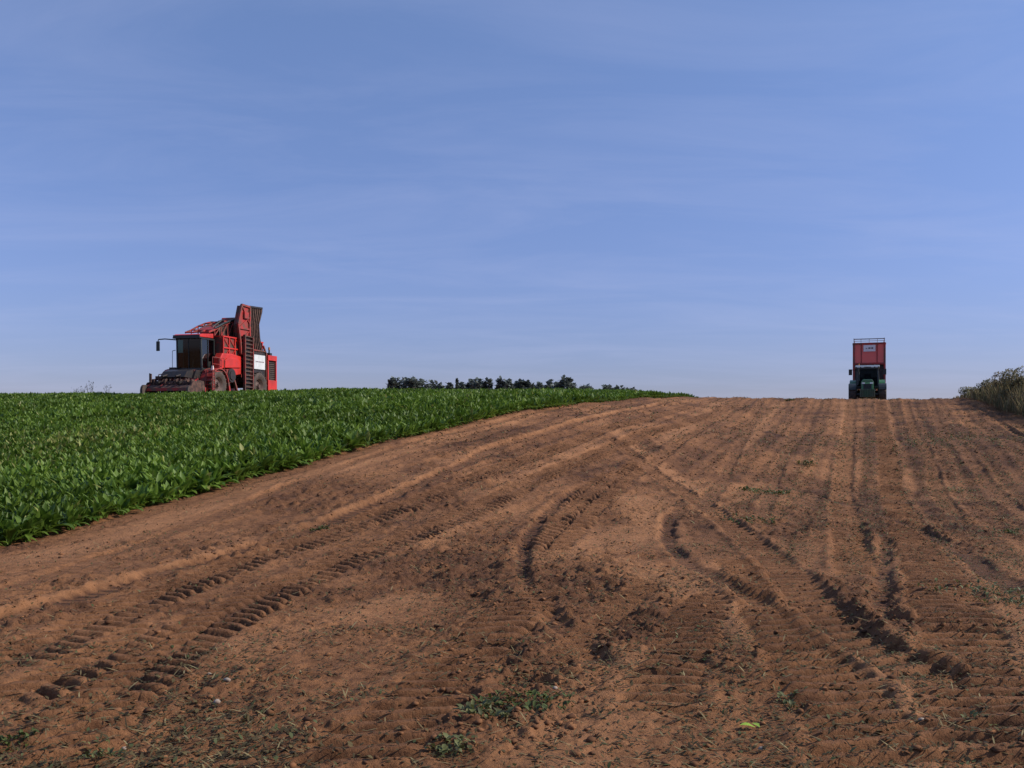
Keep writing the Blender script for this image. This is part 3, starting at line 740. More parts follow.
# ------------------------------------------------------------------ thin weed stalks on the left skyline
def stalk(px, d, h, lab, n=5):
    x = (px-CPX)/FPX*d; g = float(gz(x, d))
    r = empty('weed_stalk', (x, d, g)); tag(r, lab, 'weed stalk', 'tall weeds over the crop skyline')
    def st(b):
        for i in range(n):
            a = random.uniform(0, 6.28); q = random.uniform(.05, .3)
            b.cyl((0.05*math.cos(a), .05*math.sin(a), 0), (q*math.cos(a), q*math.sin(a), h*random.uniform(.7, 1)), .016, 5, .006)
    part('stem', M['bark'], r, st)
    m = 40; P = np.stack([ur(-.25, .25, m), ur(-.25, .25, m), ur(.45, .98, m)*h], 1)
    v = RNG.random(m)[:, None]; c = np.array([.05, .055, .04])*(1-v)+np.array([.10, .10, .07])*v
    V, Fq, C = leaf_strips(P, ur(0, 6.28, m), ur(.08, .2, m), ur(.012, .03, m), ur(0, 1.3, m), ur(-.5, 1, m), .1, .3, c, 3, False)
    np_mesh('leaves', V, Fq, M['dry'], C, parent=r)
stalk(90, 70, 1.15, 'tallest forked weed stalk on the skyline left of the harvester', 6)
stalk(83, 71, .85, 'short weed stalk just left of the tallest forked one')
stalk(108, 71, 1.0, 'single leaning weed stalk between the forked one and the harvester', 4)
stalk(76, 72, .75, 'faint low weed stalk leftmost on the skyline')

# ------------------------------------------------------------------ verge with dry grass and shrubs on the right
def verge():
    A, B = np.array([30.4, 68.5]), np.array([26.0, 46.0])
    n = 9000; u = RNG.random(n); wdt = ur(-.2, 5.5, n)
    X = A[0]+(B[0]-A[0])*u+wdt*.97; Y = A[1]+(B[1]-A[1])*u-wdt*.19
    Z = gz(X, Y)
    ht = (.35+1.75*sstep(0, .42, u))*ur(.55, 1.1, n)*(.75+.5*vn(X*.8, Y*.8, 3))*(.6+.4*sstep(-.2, 1.0, wdt))
    v = RNG.random(n)[:, None]; q = RNG.random(n)[:, None]
    c = np.array([.18, .135, .065])*(1-v)+np.array([.37, .285, .15])*v
    c = np.where(q < .35, np.array([.13, .13, .06])*(.6+v), c)
    V, Fq, C = leaf_strips(np.stack([X, Y, Z-.03], 1), ur(0, 6.28, n), ht, ur(.012, .026, n), ur(1.2, 1.55, n), ur(.5, 1.45, n), .05, .2, c, 5, False)
    o = np_mesh('verge_grass', V, Fq, M['dry'], C)
    tag(o, 'tall dry tan and olive grass along the verge at the right edge', 'grass', kind='stuff')
verge()
def shrub(px, d, H, Wd, lab, pal, n=1500, leaf=.11, dx=0.0):
    x = (px-CPX)/FPX*d+dx; g = float(gz(x, d))
    r = empty('shrub', (x, d, g)); tag(r, lab, 'shrub', 'shrubs along the verge')
    def st(b):
        for i in range(9):
            a = 6.28*i/9+random.random(); q = random.uniform(.15, .42)*Wd
            b.cyl((.06*math.cos(a), .06*math.sin(a), -.05), (q*math.cos(a), q*math.sin(a), H*random.uniform(.6, .98)), .022, 5, .007)
    part('stems', M['bark'], r, st)
    crown_mesh('foliage', H, Wd, H*.02, n, leaf, pal, r, 'round', 9)
S1 = ((.12, .112, .06), (.24, .215, .11)); S2 = ((.18, .145, .08), (.36, .285, .16)); S3 = ((.08, .085, .045), (.165, .16, .075))
shrub(966, 66, .75, 2.2, 'lowest green shrub where the verge meets the skyline', S1, 1800, dx=.6)
shrub(979, 63.5, 1.35, 1.7, 'dark green shrub between the lowest one and the brownish one', S3, 2400, dx=.7)
shrub(992, 61, 2.0, 1.7, 'tall brownish shrub left of the largest one', S2, 3500, dx=.8)
shrub(1005, 58, 2.45, 2.0, 'largest olive shrub at the right edge of the frame', S1, 3800, dx=.9)
shrub(1024, 55.5, 2.5, 2.2, 'dry brown shrub cut by the right edge of the frame', S2, 3800, dx=1.0)
shrub(1048, 53, 2.4, 2.5, 'dark shrub behind the verge grass just outside the right edge', S3, 3000)

# ------------------------------------------------------------------ wheels
def wheel(parent, x, y, r, w, side, rim_m, rr=.55, lugs=True, tyre='rubber'):
    """tyre as the part, rim as its sub-part; side = +-1 outward"""
    def ty(b):
        h = w/2
        b.lathe([(-h*.80, r*rr), (-h, r*.72), (-h*.98, r*.88), (-h*.80, r*.96), (0, r*.975), (h*.80, r*.96), (h*.98, r*.88), (h, r*.72), (h*.80, r*rr)], x, y, r, 30)
        if lugs:
            N = 20
            for i in range(N):
                for sd in (-1, 1):
                    t = 2*math.pi*(i+(.5 if sd > 0 else 0))/N
                    rot = Matrix.Rotation(t, 3, 'X') @ Matrix.Rotation(sd*.6, 3, 'Z')
                    p = Matrix.Rotation(t, 3, 'X') @ Vector((sd*h*.48, r*.975, 0))
                    rot2_ = Matrix.Rotation(t, 3, 'X') @ Matrix.Rotation(sd*.55, 3, 'Y')
                    b.box((x+p.x, y+p.y, r+p.z), (h*.95, r*.06, r*.07), rot2_)
    o = part('wheel', M[tyre], parent, ty)
    def ri(b):
        h = w/2*side
        b.lathe([(h*.62, .02*r), (h*.62, rr*r*.35), (h*.35, rr*r*.45), (h*.30, rr*r*.86), (h*.78, rr*r*.95), (h*.80, rr*r*1.02)], x, y, r, 24)
        b.cyl((x+h*.62, y, r), (x+h*.85, y, r), rr*r*.25, 12)
        for i in range(8):
            t = 6.283*i/8; b.cyl((x+h*.60, y+math.cos(t)*rr*r*.32, r+math.sin(t)*rr*r*.32), (x+h*.70, y+math.cos(t)*rr*r*.32, r+math.sin(t)*rr*r*.32), .025, 6)
    part('rim', M[rim_m], o, ri)
    return o

# ------------------------------------------------------------------ the harvester
def harvester():
    d = 72.0; x = (225-CPX)/FPX*d; g = float(base(x, d))
    to_cam = Vector((-x, -d, 0)).normalized(); rgt = Vector((-to_cam.y, to_cam.x, 0))
    a = R(32); f = to_cam*math.cos(a)-rgt*math.sin(a)
    rz = math.atan2(-f.x, f.y)
    MB.SCALE = (1.13, 1.13, 1.13)
    H = empty('harvester', (x, d, g), rz)
    tag(H, 'red self propelled root harvester with raised unloading elevator standing in the green crop', 'harvester')
    # local axes: +y forward, -x the side seen from the road
    def chassis(b):
        for sx in (-.75, .75): b.box((sx, .4, 1.25), (.28, 8.2, .38))
        for y in (-3.2, -1.2, 1.2, 3.2): b.box((0, y, 1.2), (2.0, .3, .3))
        b.cyl((-1.0, 3.0, 1.0), (1.0, 3.0, 1.0), .17, 12); b.cyl((-1.0, -1.5, 1.0), (1.0, -1.5, 1.0), .17, 12)
        b.box((0, 3.9, 1.45), (1.7, 1.5, .45))
    part('chassis', M['red_dirty'], H, chassis, .02)
    def tower(b):
        b.prism([(4.6, 1.66), (2.3, 1.66), (2.3, 1.2), (3.4, .95), (4.9, 1.05)], -.95, .95)
        b.bar((-.7, 4.8, 1.1), (-.7, 6.0, .85), .14); b.bar((.7, 4.8, 1.1), (.7, 6.0, .85), .14)
    part('front_support', M['dark_steel_and_shade'], H, tower)
    # cab
    MB.MAP = staticmethod(lambda x, y, z: (x*.86-.05, 3.35+(y-3.5)*.72, z))
    def cab_frame(b):
        for sx in (-1, 1):
            b.bar((sx*.98, 4.30, 1.72), (sx*.95, 4.42, 3.62), .10); b.bar((sx*.98, 2.55, 1.72), (sx*.95, 2.55, 3.62), .12)
            b.bar((sx*.98, 3.45, 1.72), (sx*.96, 3.45, 3.62), .07)
            b.bar((sx*.98, 2.5, 1.76), (sx*.98, 4.35, 1.76), .12); b.bar((sx*.96, 2.5, 3.60), (sx*.96, 4.45, 3.60), .10)
        b.bar((-1, 4.33, 1.76), (1, 4.33, 1.76), .12); b.bar((-1, 4.43, 3.60), (1, 4.43, 3.60), .10)
        b.box((0, 3.45, 1.69), (2.0, 1.95, .08)); b.box((0, 2.53, 2.65), (1.95, .06, 1.9))
        b.box((-1.0, 3.0, 2.0), (.05, .85, .5)); b.bar((.02, 4.36, 1.78), (.02, 4.44, 3.6), .035)
    cab = part('cab', M['black'], H, cab_frame)
    def roof(b): b.prism([(2.75, 3.68), (4.72, 3.66), (4.74, 3.76), (4.4, 3.86), (2.75, 3.96)], -1.06, 1.10)
    part('roof', M['red'], cab, roof, .03)
    def visor(b): b.box((0, 4.60, 3.62), (2.16, .40, .07)); b.box((0, 4.78, 3.70), (2.1, .05, .16))
    part('sun_visor', M['black'], cab, visor)
    def glass(b):
        b.add([(-.93, 4.31, 1.82), (.93, 4.31, 1.82), (.90, 4.43, 3.55), (-.90, 4.43, 3.55)], [(0, 1, 2, 3)])
        for sx in (-1, 1):
            b.add([(sx*.985, 3.5, 1.84), (sx*.985, 4.25, 1.84), (sx*.955, 4.36, 3.54), (sx*.965, 3.5, 3.54)], [(0, 1, 2, 3)])
            b.add([(sx*.985, 2.62, 1.84), (sx*.985, 3.40, 1.84), (sx*.965, 3.40, 3.54), (sx*.965, 2.62, 3.54)], [(0, 1, 2, 3)])
    part('windscreen', M['glass'], cab, glass)
    def seat(b):
        b.box((0, 3.05, 2.1), (.55, .55, .16)); b.box((0, 2.78, 2.55), (.52, .15, .85)); b.box((0, 3.05, 1.86), (.3, .3, .34))
        b.box((-.42, 3.1, 2.35), (.14, .6, .1)); b.box((0, 2.8, 3.08), (.3, .12, .2))
    part('driver_seat', M['seat'], cab, seat, .03)
    def steer(b):
        b.cyl((0, 3.95, 1.75), (0, 3.75, 2.45), .05, 8); b.box((-.55, 3.9, 2.45), (.3, .06, .35))
        for i in range(14):
            t0, t1 = 6.283*i/14, 6.283*(i+1)/14
            b.cyl((.22*math.cos(t0), 3.73+.08*math.sin(t0), 2.47+.2*math.sin(t0)), (.22*math.cos(t1), 3.73+.08*math.sin(t1), 2.47+.2*math.sin(t1)), .018, 5)
    part('steering_column', M['black'], cab, steer)
    def arm(b): b.tube([(.95, 4.5, 3.52), (1.6, 4.95, 3.56), (1.98, 5.2, 3.52), (2.0, 5.22, 3.40)], .035, 8)
    ma = part('mirror_arm', M['black'], H, arm)
    def mirror(b): b.box((2.0, 5.22, 3.12), (.26, .10, .58))
    part('mirror', M['black'], ma, mirror, .03)
    def rail(b):
        b.tube([(1.18, 4.65, 1.7), (1.18, 4.65, 2.85), (.98, 4.55, 2.9)], .02, 6)
        b.box((1.12, 4.6, 1.78), (.5, .35, .16))
    part('platform_rail', M['dark_steel_and_shade'], H, rail)
    MB.MAP = staticmethod(lambda x, y, z: (x*.86-.06, 4.55+(y-5)*.68, z*.88))
    # lifting header
    def hd_frame(b):
        b.prism([(5.1, .75), (5.2, 1.10), (5.9, 1.16), (6.0, .9), (7.0, .82), (7.35, .60), (7.2, .52), (6.4, .60)], -1.72, 1.72); b.cyl((-1.7, 6.65, .92), (1.7, 6.65, .92), .17, 10)
        for i in range(12): b.box((-1.6+i*.29, 6.65+.1*math.sin(i*2), .98), (.07, .5, .40), Matrix.Rotation(i*1.1, 3, 'X'))
        b.cyl((-1.78, 5.3, .62), (1.78, 5.3, .62), .16, 12)
        for sx in (-1.75, 1.75): b.prism([(5.3, .35), (5.4, .95), (6.1, 1.15), (7.0, 1.0), (7.45, .55), (7.3, .25), (6.0, .2)], sx-.05, sx+.05)
    hd = part('lifting_header', M['soil_steel'], H, hd_frame, .02)
    def hd_bar(b):
        b.box((0, 7.42, .52), (3.5, .12, .20)); b.box((0, 5.02, .55), (3.5, .14, .3)); b.box((0, 6.1, 1.22), (3.4, .10, .10))
        for sx in (-1.6, -.5, .6, 1.6): b.bar((sx, 6.1, 1.2), (sx, 7.2, .72), .08)
    part('front_beam', M['red_dusty'], hd, hd_bar)
    for i in range(6):
        xx = -1.4+i*.56
        def share(b):
            b.bar((xx, 6.8, .7), (xx, 6.5, .12), .09); b.prism([(6.85, .05), (6.2, .05), (6.2, .22), (6.6, .18)], xx-.09, xx+.09)
            b.cyl((xx-.03, 7.1, .3), (xx+.03, 7.1, .3), .26, 14)
        part('lifting_share', M['dark_steel_and_shade'], hd, share)
    def hoses(b):
        for i in range(7):
            xx = 1.55-i*.36; hh = 1.30+.32*abs(math.sin(i*1.7))
            b.tube([(xx, 5.3, 1.15), (xx+.05, 5.7, hh), (xx+.1, 6.2, hh-.05), (xx+.05, 6.6, 1.2)], .035, 6)
        b.box((1.5, 7.0, 1.30), (.14, .14, .56)); b.box((1.05, 6.5, 1.34), (.5, .4, .18)); b.box((-.2, 5.9, 1.40), (.9, .5, .22)); b.box((.55, 6.1, 1.36), (.35, .3, .26))
        b.cyl((1.62, 6.9, 1.1), (1.62, 6.9, 1.62), .05, 8)
    part('hoses', M['soil_steel'], hd, hoses)
    for sx, gy, gr_ in ((1.69, 7.55, .42), (-1.69, 7.35, .38)):
        def dw(b): b.cyl((sx-.09, gy, gr_), (sx+.09, gy, gr_), gr_, 18)
        part('gauge_wheel', M['rubber'], hd, dw)
    MB.MAP = staticmethod(lambda x, y, z: (x, y, z))
    def hoist(b):
        for sx in (-.45, .45): b.cyl((sx, 4.7, 1.5), (sx, 5.9, 1.22), .06, 8)
        b.prism([(4.5, 1.15), (4.6, 1.7), (5.3, 1.55), (5.6, 1.2)], -.8, .8)
    part('hoist', M['dark_steel_and_shade'], H, hoist)
    # body side: engine hood panel, platform, fenders
    def hood(b):
        b.prism([(2.95, 1.72), (2.95, 2.45), (2.7, 2.78), (1.6, 2.82), (.5, 2.70), (.5, 1.62), (1.3, 1.50), (1.7, 1.9), (2.4, 1.95)], -1.52, -1.05)
    part('side_hood', M['red'], H, hood, .06)
    def hood2(b):
        b.prism([(2.55, 1.9), (2.5, 2.35), (2.2, 2.52), (1.2, 2.54), (.75, 2.40), (.75, 2.0)], -1.60, -1.53)
    part('hood_panel', M['red'], H, hood2, .03)
    def hood3(b): b.box((1.3, 1.6, 2.2), (.5, 2.6, 1.3))
    part('side_hood', M['red'], H, hood3, .05)
    def fender(b):
        pts = [(3.35+.98*math.cos(t), .85+.98*math.sin(t)) for t in np.linspace(R(8), R(172), 12)]
        pts2 = [(3.35+.91*math.cos(t), .85+.91*math.sin(t)) for t in np.linspace(R(172), R(8), 12)]
        b.prism(pts+pts2, -1.78, -.98)
        b.bar((-1.6, 2.5, 1.8), (-1.6, 2.15, .45), .22, .14); b.bar((-1.45, 1.6, 1.7), (-1.5, 1.05, .5), .16, .1)
        b.box((-1.55, 2.05, 1.75), (.3, .6, .12))
    part('fender', M['red_dusty'], H, fender, .01)
    def fender2(b):
        pts = [(3.35+.98*math.cos(t), .85+.98*math.sin(t)) for t in np.linspace(R(8), R(172), 12)]
        pts2 = [(3.35+.91*math.cos(t), .85+.91*math.sin(t)) for t in np.linspace(R(172), R(8), 12)]
        b.prism(pts+pts2, .98, 1.78)
    part('fender', M['red_dusty'], H, fender2, .01)
    def plat(b):
        b.box((-1.35, 3.3, 1.62), (.7, 1.5, .06))
        for y in (4.0, 3.3, 2.75): b.cyl((-1.66, y, 1.62), (-1.66, y, 2.45), .022, 6)
        b.tube([(-1.66, 4.0, 2.45), (-1.66, 2.75, 2.45)], .022, 6); b.tube([(-1.66, 4.0, 2.05), (-1.66, 2.75, 2.05)], .018, 6)
        for i in range(5): b.box((-1.68, 4.30, .55+i*.24), (.5, .18, .04))
        for y in (4.2, 4.4): b.bar((-1.45, y, .45), (-1.45, y, 1.65), .04); b.bar((-1.92, y, .45), (-1.92, y, 1.65), .04)
    part('platform', M['red_dusty'], H, plat)
    def beacon_l(b): b.cyl((-1.5, 3.75, 1.68), (-1.5, 3.75, 1.95), .09, 10, .06)
    part('marker_lamp', M['lens'], H, beacon_l)
    def tank(b):
        b.cyl((-1.78, 2.05, 1.45), (-1.1, 2.05, 1.45), .42, 22); b.cyl((-1.83, 2.05, 1.45), (-1.78, 2.05, 1.45), .28, 18)
    part('air_filter_drum', M['dark_steel_and_shade'], H, tank)
    wheel(H, -1.38, 3.35, .85, .70, -1, 'rim'); wheel(H, 1.38, 3.35, .85, .70, 1, 'rim')
    wheel(H, -1.38, -1.30, .92, .80, -1, 'rim'); wheel(H, 1.38, -1.30, .92, .80, 1, 'rim')
    # bunker
    def bunk(b):
        b.prism([(-2.3, 2.35), (2.35, 2.35), (2.45, 3.80), (-2.4, 3.80)], -1.32, -1.26); b.prism([(-2.3, 2.35), (2.35, 2.35), (2.45, 3.80), (-2.4, 3.80)], 1.26, 1.32)
        b.box((0, 2.38, 3.07), (2.5, .06, 1.4)); b.box((0, -2.3, 3.07), (2.5, .06, 1.4))
        b.box((0, 0, 2.32), (2.6, 4.6, .08)); b.box((0, 0, 1.85), (2.0, 4.6, .75))
    bk = part('bunker', M['red_dirty'], H, bunk)
    def ribs(b):
        for i in range(8):
            y = 2.38-i*.66
            b.bar((-1.36, y, 2.35), (-1.36, y, 3.86), .07); b.bar((1.36, y, 2.35), (1.36, y, 3.86), .07)
        for z in (2.42, 3.15, 3.84):
            b.bar((-1.36, 2.4, z), (-1.36, -2.35, z), .08); b.bar((1.36, 2.4, z), (1.36, -2.35, z), .08)
        for i in range(4): b.bar((-1.37, 2.3-i*.66, 2.5), (-1.37, 1.7-i*.66, 3.1), .035); b.bar((-1.37, 2.3-i*.66, 3.75), (-1.37, 1.7-i*.66, 3.2), .035)
        for y in (2.4, -2.35): b.bar((-1.36, y, 3.84), (1.36, y, 3.84), .08)
    part('bunker_ribs', M['red'], bk, ribs)
    MB.MAP = staticmethod(lambda x, y, z: (x*.85-.15, y*.9-.55, 3.8+(z-3.8)*1.22))
    # arched filling auger over the bunker and cab rear
    arch = [(4.3, 3.98), (3.6, 4.15), (2.8, 4.40), (2.0, 4.60), (1.2, 4.74), (.5, 4.78), (-.2, 4.72), (-.9, 4.45), (-1.3, 4.05)]
    def arch_rib(b):
        for sx in (-.95, -.32, .32, .95):
            for p, q in zip(arch[:-1], arch[1:]): b.bar((sx, *p), (sx, *q), .085)
        for p in arch: b.bar((-.97, *p), (.97, *p), .06)
        for p in arch[1:]: b.bar((-.95, p[0], 3.84), (-.95, *p), .06); b.bar((.95, p[0], 3.84), (.95, *p), .06)
        for p, q in zip(arch[1:-1], arch[2:]): b.bar((-.95, p[0], 3.86), (-.95, *q), .05)
    fa = part('filling_auger', M['red_dusty'], H, arch_rib)
    def arch_core(b):
        b.prism([(p[0], p[1]-.08) for p in arch[2:]]+[(-1.3, 3.8), (2.8, 3.8)], -.80, .80)
    part('screen', M['soil_steel'], fa, arch_core)
    def arch_hood(b):
        b.prism([(1.1, 4.74), (.55, 4.86), (0.1, 4.84), (0, 4.60), (1.0, 4.56)], -.9, -.2)
    def arch_hood2(b): b.prism([(3.8, 4.14), (2.9, 4.40), (2.9, 4.30), (3.8, 4.04)], -.98, .3)
    part('cover_plate', M['red_dusty'], fa, arch_hood2)
    part('cover_plate', M['red'], fa, arch_hood)
    def motors(b):
        b.box((-.5, 1.9, 4.62), (.5, .4, .22)); b.bar((-.5, 1.9, 4.62), (-.5, .9, 4.80), .1); b.cyl((-.9, .9, 4.84), (.2, .9, 4.84), .13, 12)
        b.bar((-.3, .9, 4.84), (.1, .2, 4.88), .1); b.box((.2, .2, 4.90), (.5, .45, .16))
    part('drive_motor', M['red_dusty'], fa, motors)
    def hose(b):
        b.tube([(-.95, 3.6, 4.2), (-.97, 2.6, 4.5), (-.95, 1.6, 4.72), (-.97, .6, 4.95), (-.9, -.4, 4.85), (-.95, -1.1, 4.3)], .07, 6)
        b.tube([(-.5, 3.2, 4.3), (-.55, 2.2, 4.7), (-.3, 1.3, 4.8)], .06, 6)
    part('hoses', M['black'], fa, hose)
    MB.MAP = staticmethod(lambda x, y, z: (x, y, z))
    # unloading elevator, folded up beside the rear of the bunker
    red_prof = [(.55, 5.98), (.98, 4.75), (.74, 3.75), (.62, 2.9), (-.42, 2.9), (-.36, 4.8), (-.40, 5.94)]
    belt_prof = [(-.36, 5.98), (-2.04, 6.06), (-2.0, 5.8), (-1.62, 4.95), (-1.74, 4.1), (-2.05, 3.05), (-.40, 3.05), (-.34, 4.8)]
    def el_frame(b):
        b.prism(red_prof, -1.50, -1.42)
        for p, q in zip(red_prof, red_prof[1:]+red_prof[:1]): b.bar((-1.53, *p), (-1.53, *q), .12)
        b.bar((-1.53, .95, 4.5), (-1.53, -.36, 4.5), .10); b.bar((-1.53, .75, 3.6), (-1.53, -.38, 3.6), .10); b.bar((-1.53, .95, 4.45), (-1.53, -.4, 5.3), .07); b.bar((-1.53, .8, 3.6), (-1.53, -.36, 4.4), .07)
        b.box((-1.55, .10, 5.35), (.16, .5, .4)); b.bar((-1.54, .5, 5.9), (-1.54, -.36, 4.85), .06); b.bar((-1.3, -.3, 5.55), (-.8, -.3, 5.55), .1)
    elv = part('unloading_elevator', M['red_dusty'], H, el_frame)
    def el_core(b):
        b.prism([(p[0]*.97, p[1]-.05) for p in red_prof], -1.40, -1.20)
    part('elevator_casing', M['red_dirty'], elv, el_core)
    def el_belt(b):
        b.prism(belt_prof, -1.44, -.64)
    part('elevator_belt', M['belt'], elv, el_belt)
    def el_slat(b):
        for i in range(7):
            u = i/6
            top = (-.45-1.5*u, 5.92+.08*u); mid = (-.42-1.16*u, 4.9); low = (-.45-1.2*u, 3.9); bot = (-.48-1.5*u, 3.1)
            for p, q in ((top, mid), (mid, low), (low, bot)): b.bar((-1.47, *p), (-1.47, *q), .075)
    part('belt_slats', M['soil_steel'], elv, el_slat)
    def el_edge(b):
        e_ = belt_prof[1:6]
        for p, q in zip(e_[:-1], e_[1:]): b.bar((-1.05, p[0]-.03, p[1]), (-1.05, q[0]-.03, q[1]), .85, .06)
        b.bar((-1.49, -.40, 5.98), (-1.49, -2.0, 6.05), .10)
    part('belt_edge', M['dark_steel_and_shade'], elv, el_edge)
    # ladder-like feed conveyor on the side
    def feed(b):
        for y in (.52, -.42): b.box((-1.72, y, 2.3), (.14, .09, 3.6))
    fc = part('feed_conveyor', M['red_dirty'], H, feed)
    def rungs(b):
        for i in range(15): b.box((-1.71, .05, .58+i*.245), (.10, .86, .07))
    part('conveyor_slats', M['soil_steel'], fc, rungs)
    def feed_back(b): b.box((-1.60, .05, 2.3), (.06, .86, 3.55))
    part('conveyor_backing', M['dark_steel_and_shade'], fc, feed_back)
    # rear side with the white board
    def rear(b):
        b.box((-1.35, -1.45, 2.35), (.3, 1.95, 1.75)); b.box((-1.30, -1.0, 1.28), (.3, 2.4, .3)); b.box((0, -2.2, 1.9), (2.4, .9, 1.4))
    part('rear_housing', M['dark_steel_and_shade'], H, rear, .02)
    def rear_trim(b):
        b.bar((-1.52, -.5, 3.25), (-1.52, -2.3, 3.25), .09); b.bar((-1.52, -2.1, 3.6), (-1.52, -2.6, 2.9), .10); b.bar((-1.53, -2.42, 1.2), (-1.53, -2.42, 3.2), .07); b.bar((-1.53, -.52, 1.4), (-1.53, -.52, 3.2), .07)
    part('rear_trim', M['red_dirty'], H, rear_trim)
    def board(b): b.box((-1.56, -1.56, 2.50), (.03, 1.36, .92))
    sg = part('sign_board', M['white'], H, board)
    def prn(b):
        for i in range(9): b.box((-1.578, -1.08-i*.12, 2.52), (.006, .09 if i % 3 else .06, .075))
    part('sign_print', M['grey'], sg, prn)
    def rframe(b):
        b.box((-1.5, -3.05, 2.86), (.34, 1.15, .34)); b.box((-1.5, -3.05, .92), (.34, 1.15, .95))
        b.box((-1.5, -2.52, 2.04), (.30, .11, 1.32)); b.box((-1.5, -3.58, 2.04), (.30, .11, 1.32)); b.box((.1, -3.3, 2.0), (2.9, .6, 1.4)); b.box((1.5, -3.05, 1.6), (.3, 1.15, 2.2))
    part('rear_frame', M['red'], H, rframe, .02)
    def grille(b):
        b.box((-1.46, -3.05, 2.04), (.14, .95, 1.30))
        for i in range(9): b.box((-1.56, -3.05, 1.52+i*.13), (.06, .94, .035))
    part('radiator_grille', M['belt'], H, grille)
    def bstem(b): b.cyl((-1.35, -3.15, 3.0), (-1.35, -3.15, 3.42), .05, 8); b.box((-1.3, -3.2, 3.12), (.3, .3, .2))
    bs_ = part('beacon', M['black'], H, bstem)
    def blens(b): b.cyl((-1.35, -3.15, 3.42), (-1.35, -3.15, 3.6), .07, 12, .06)
    part('lens', M['amber'], bs_, blens)
    MB.SCALE = (1, 1, 1)
harvester()

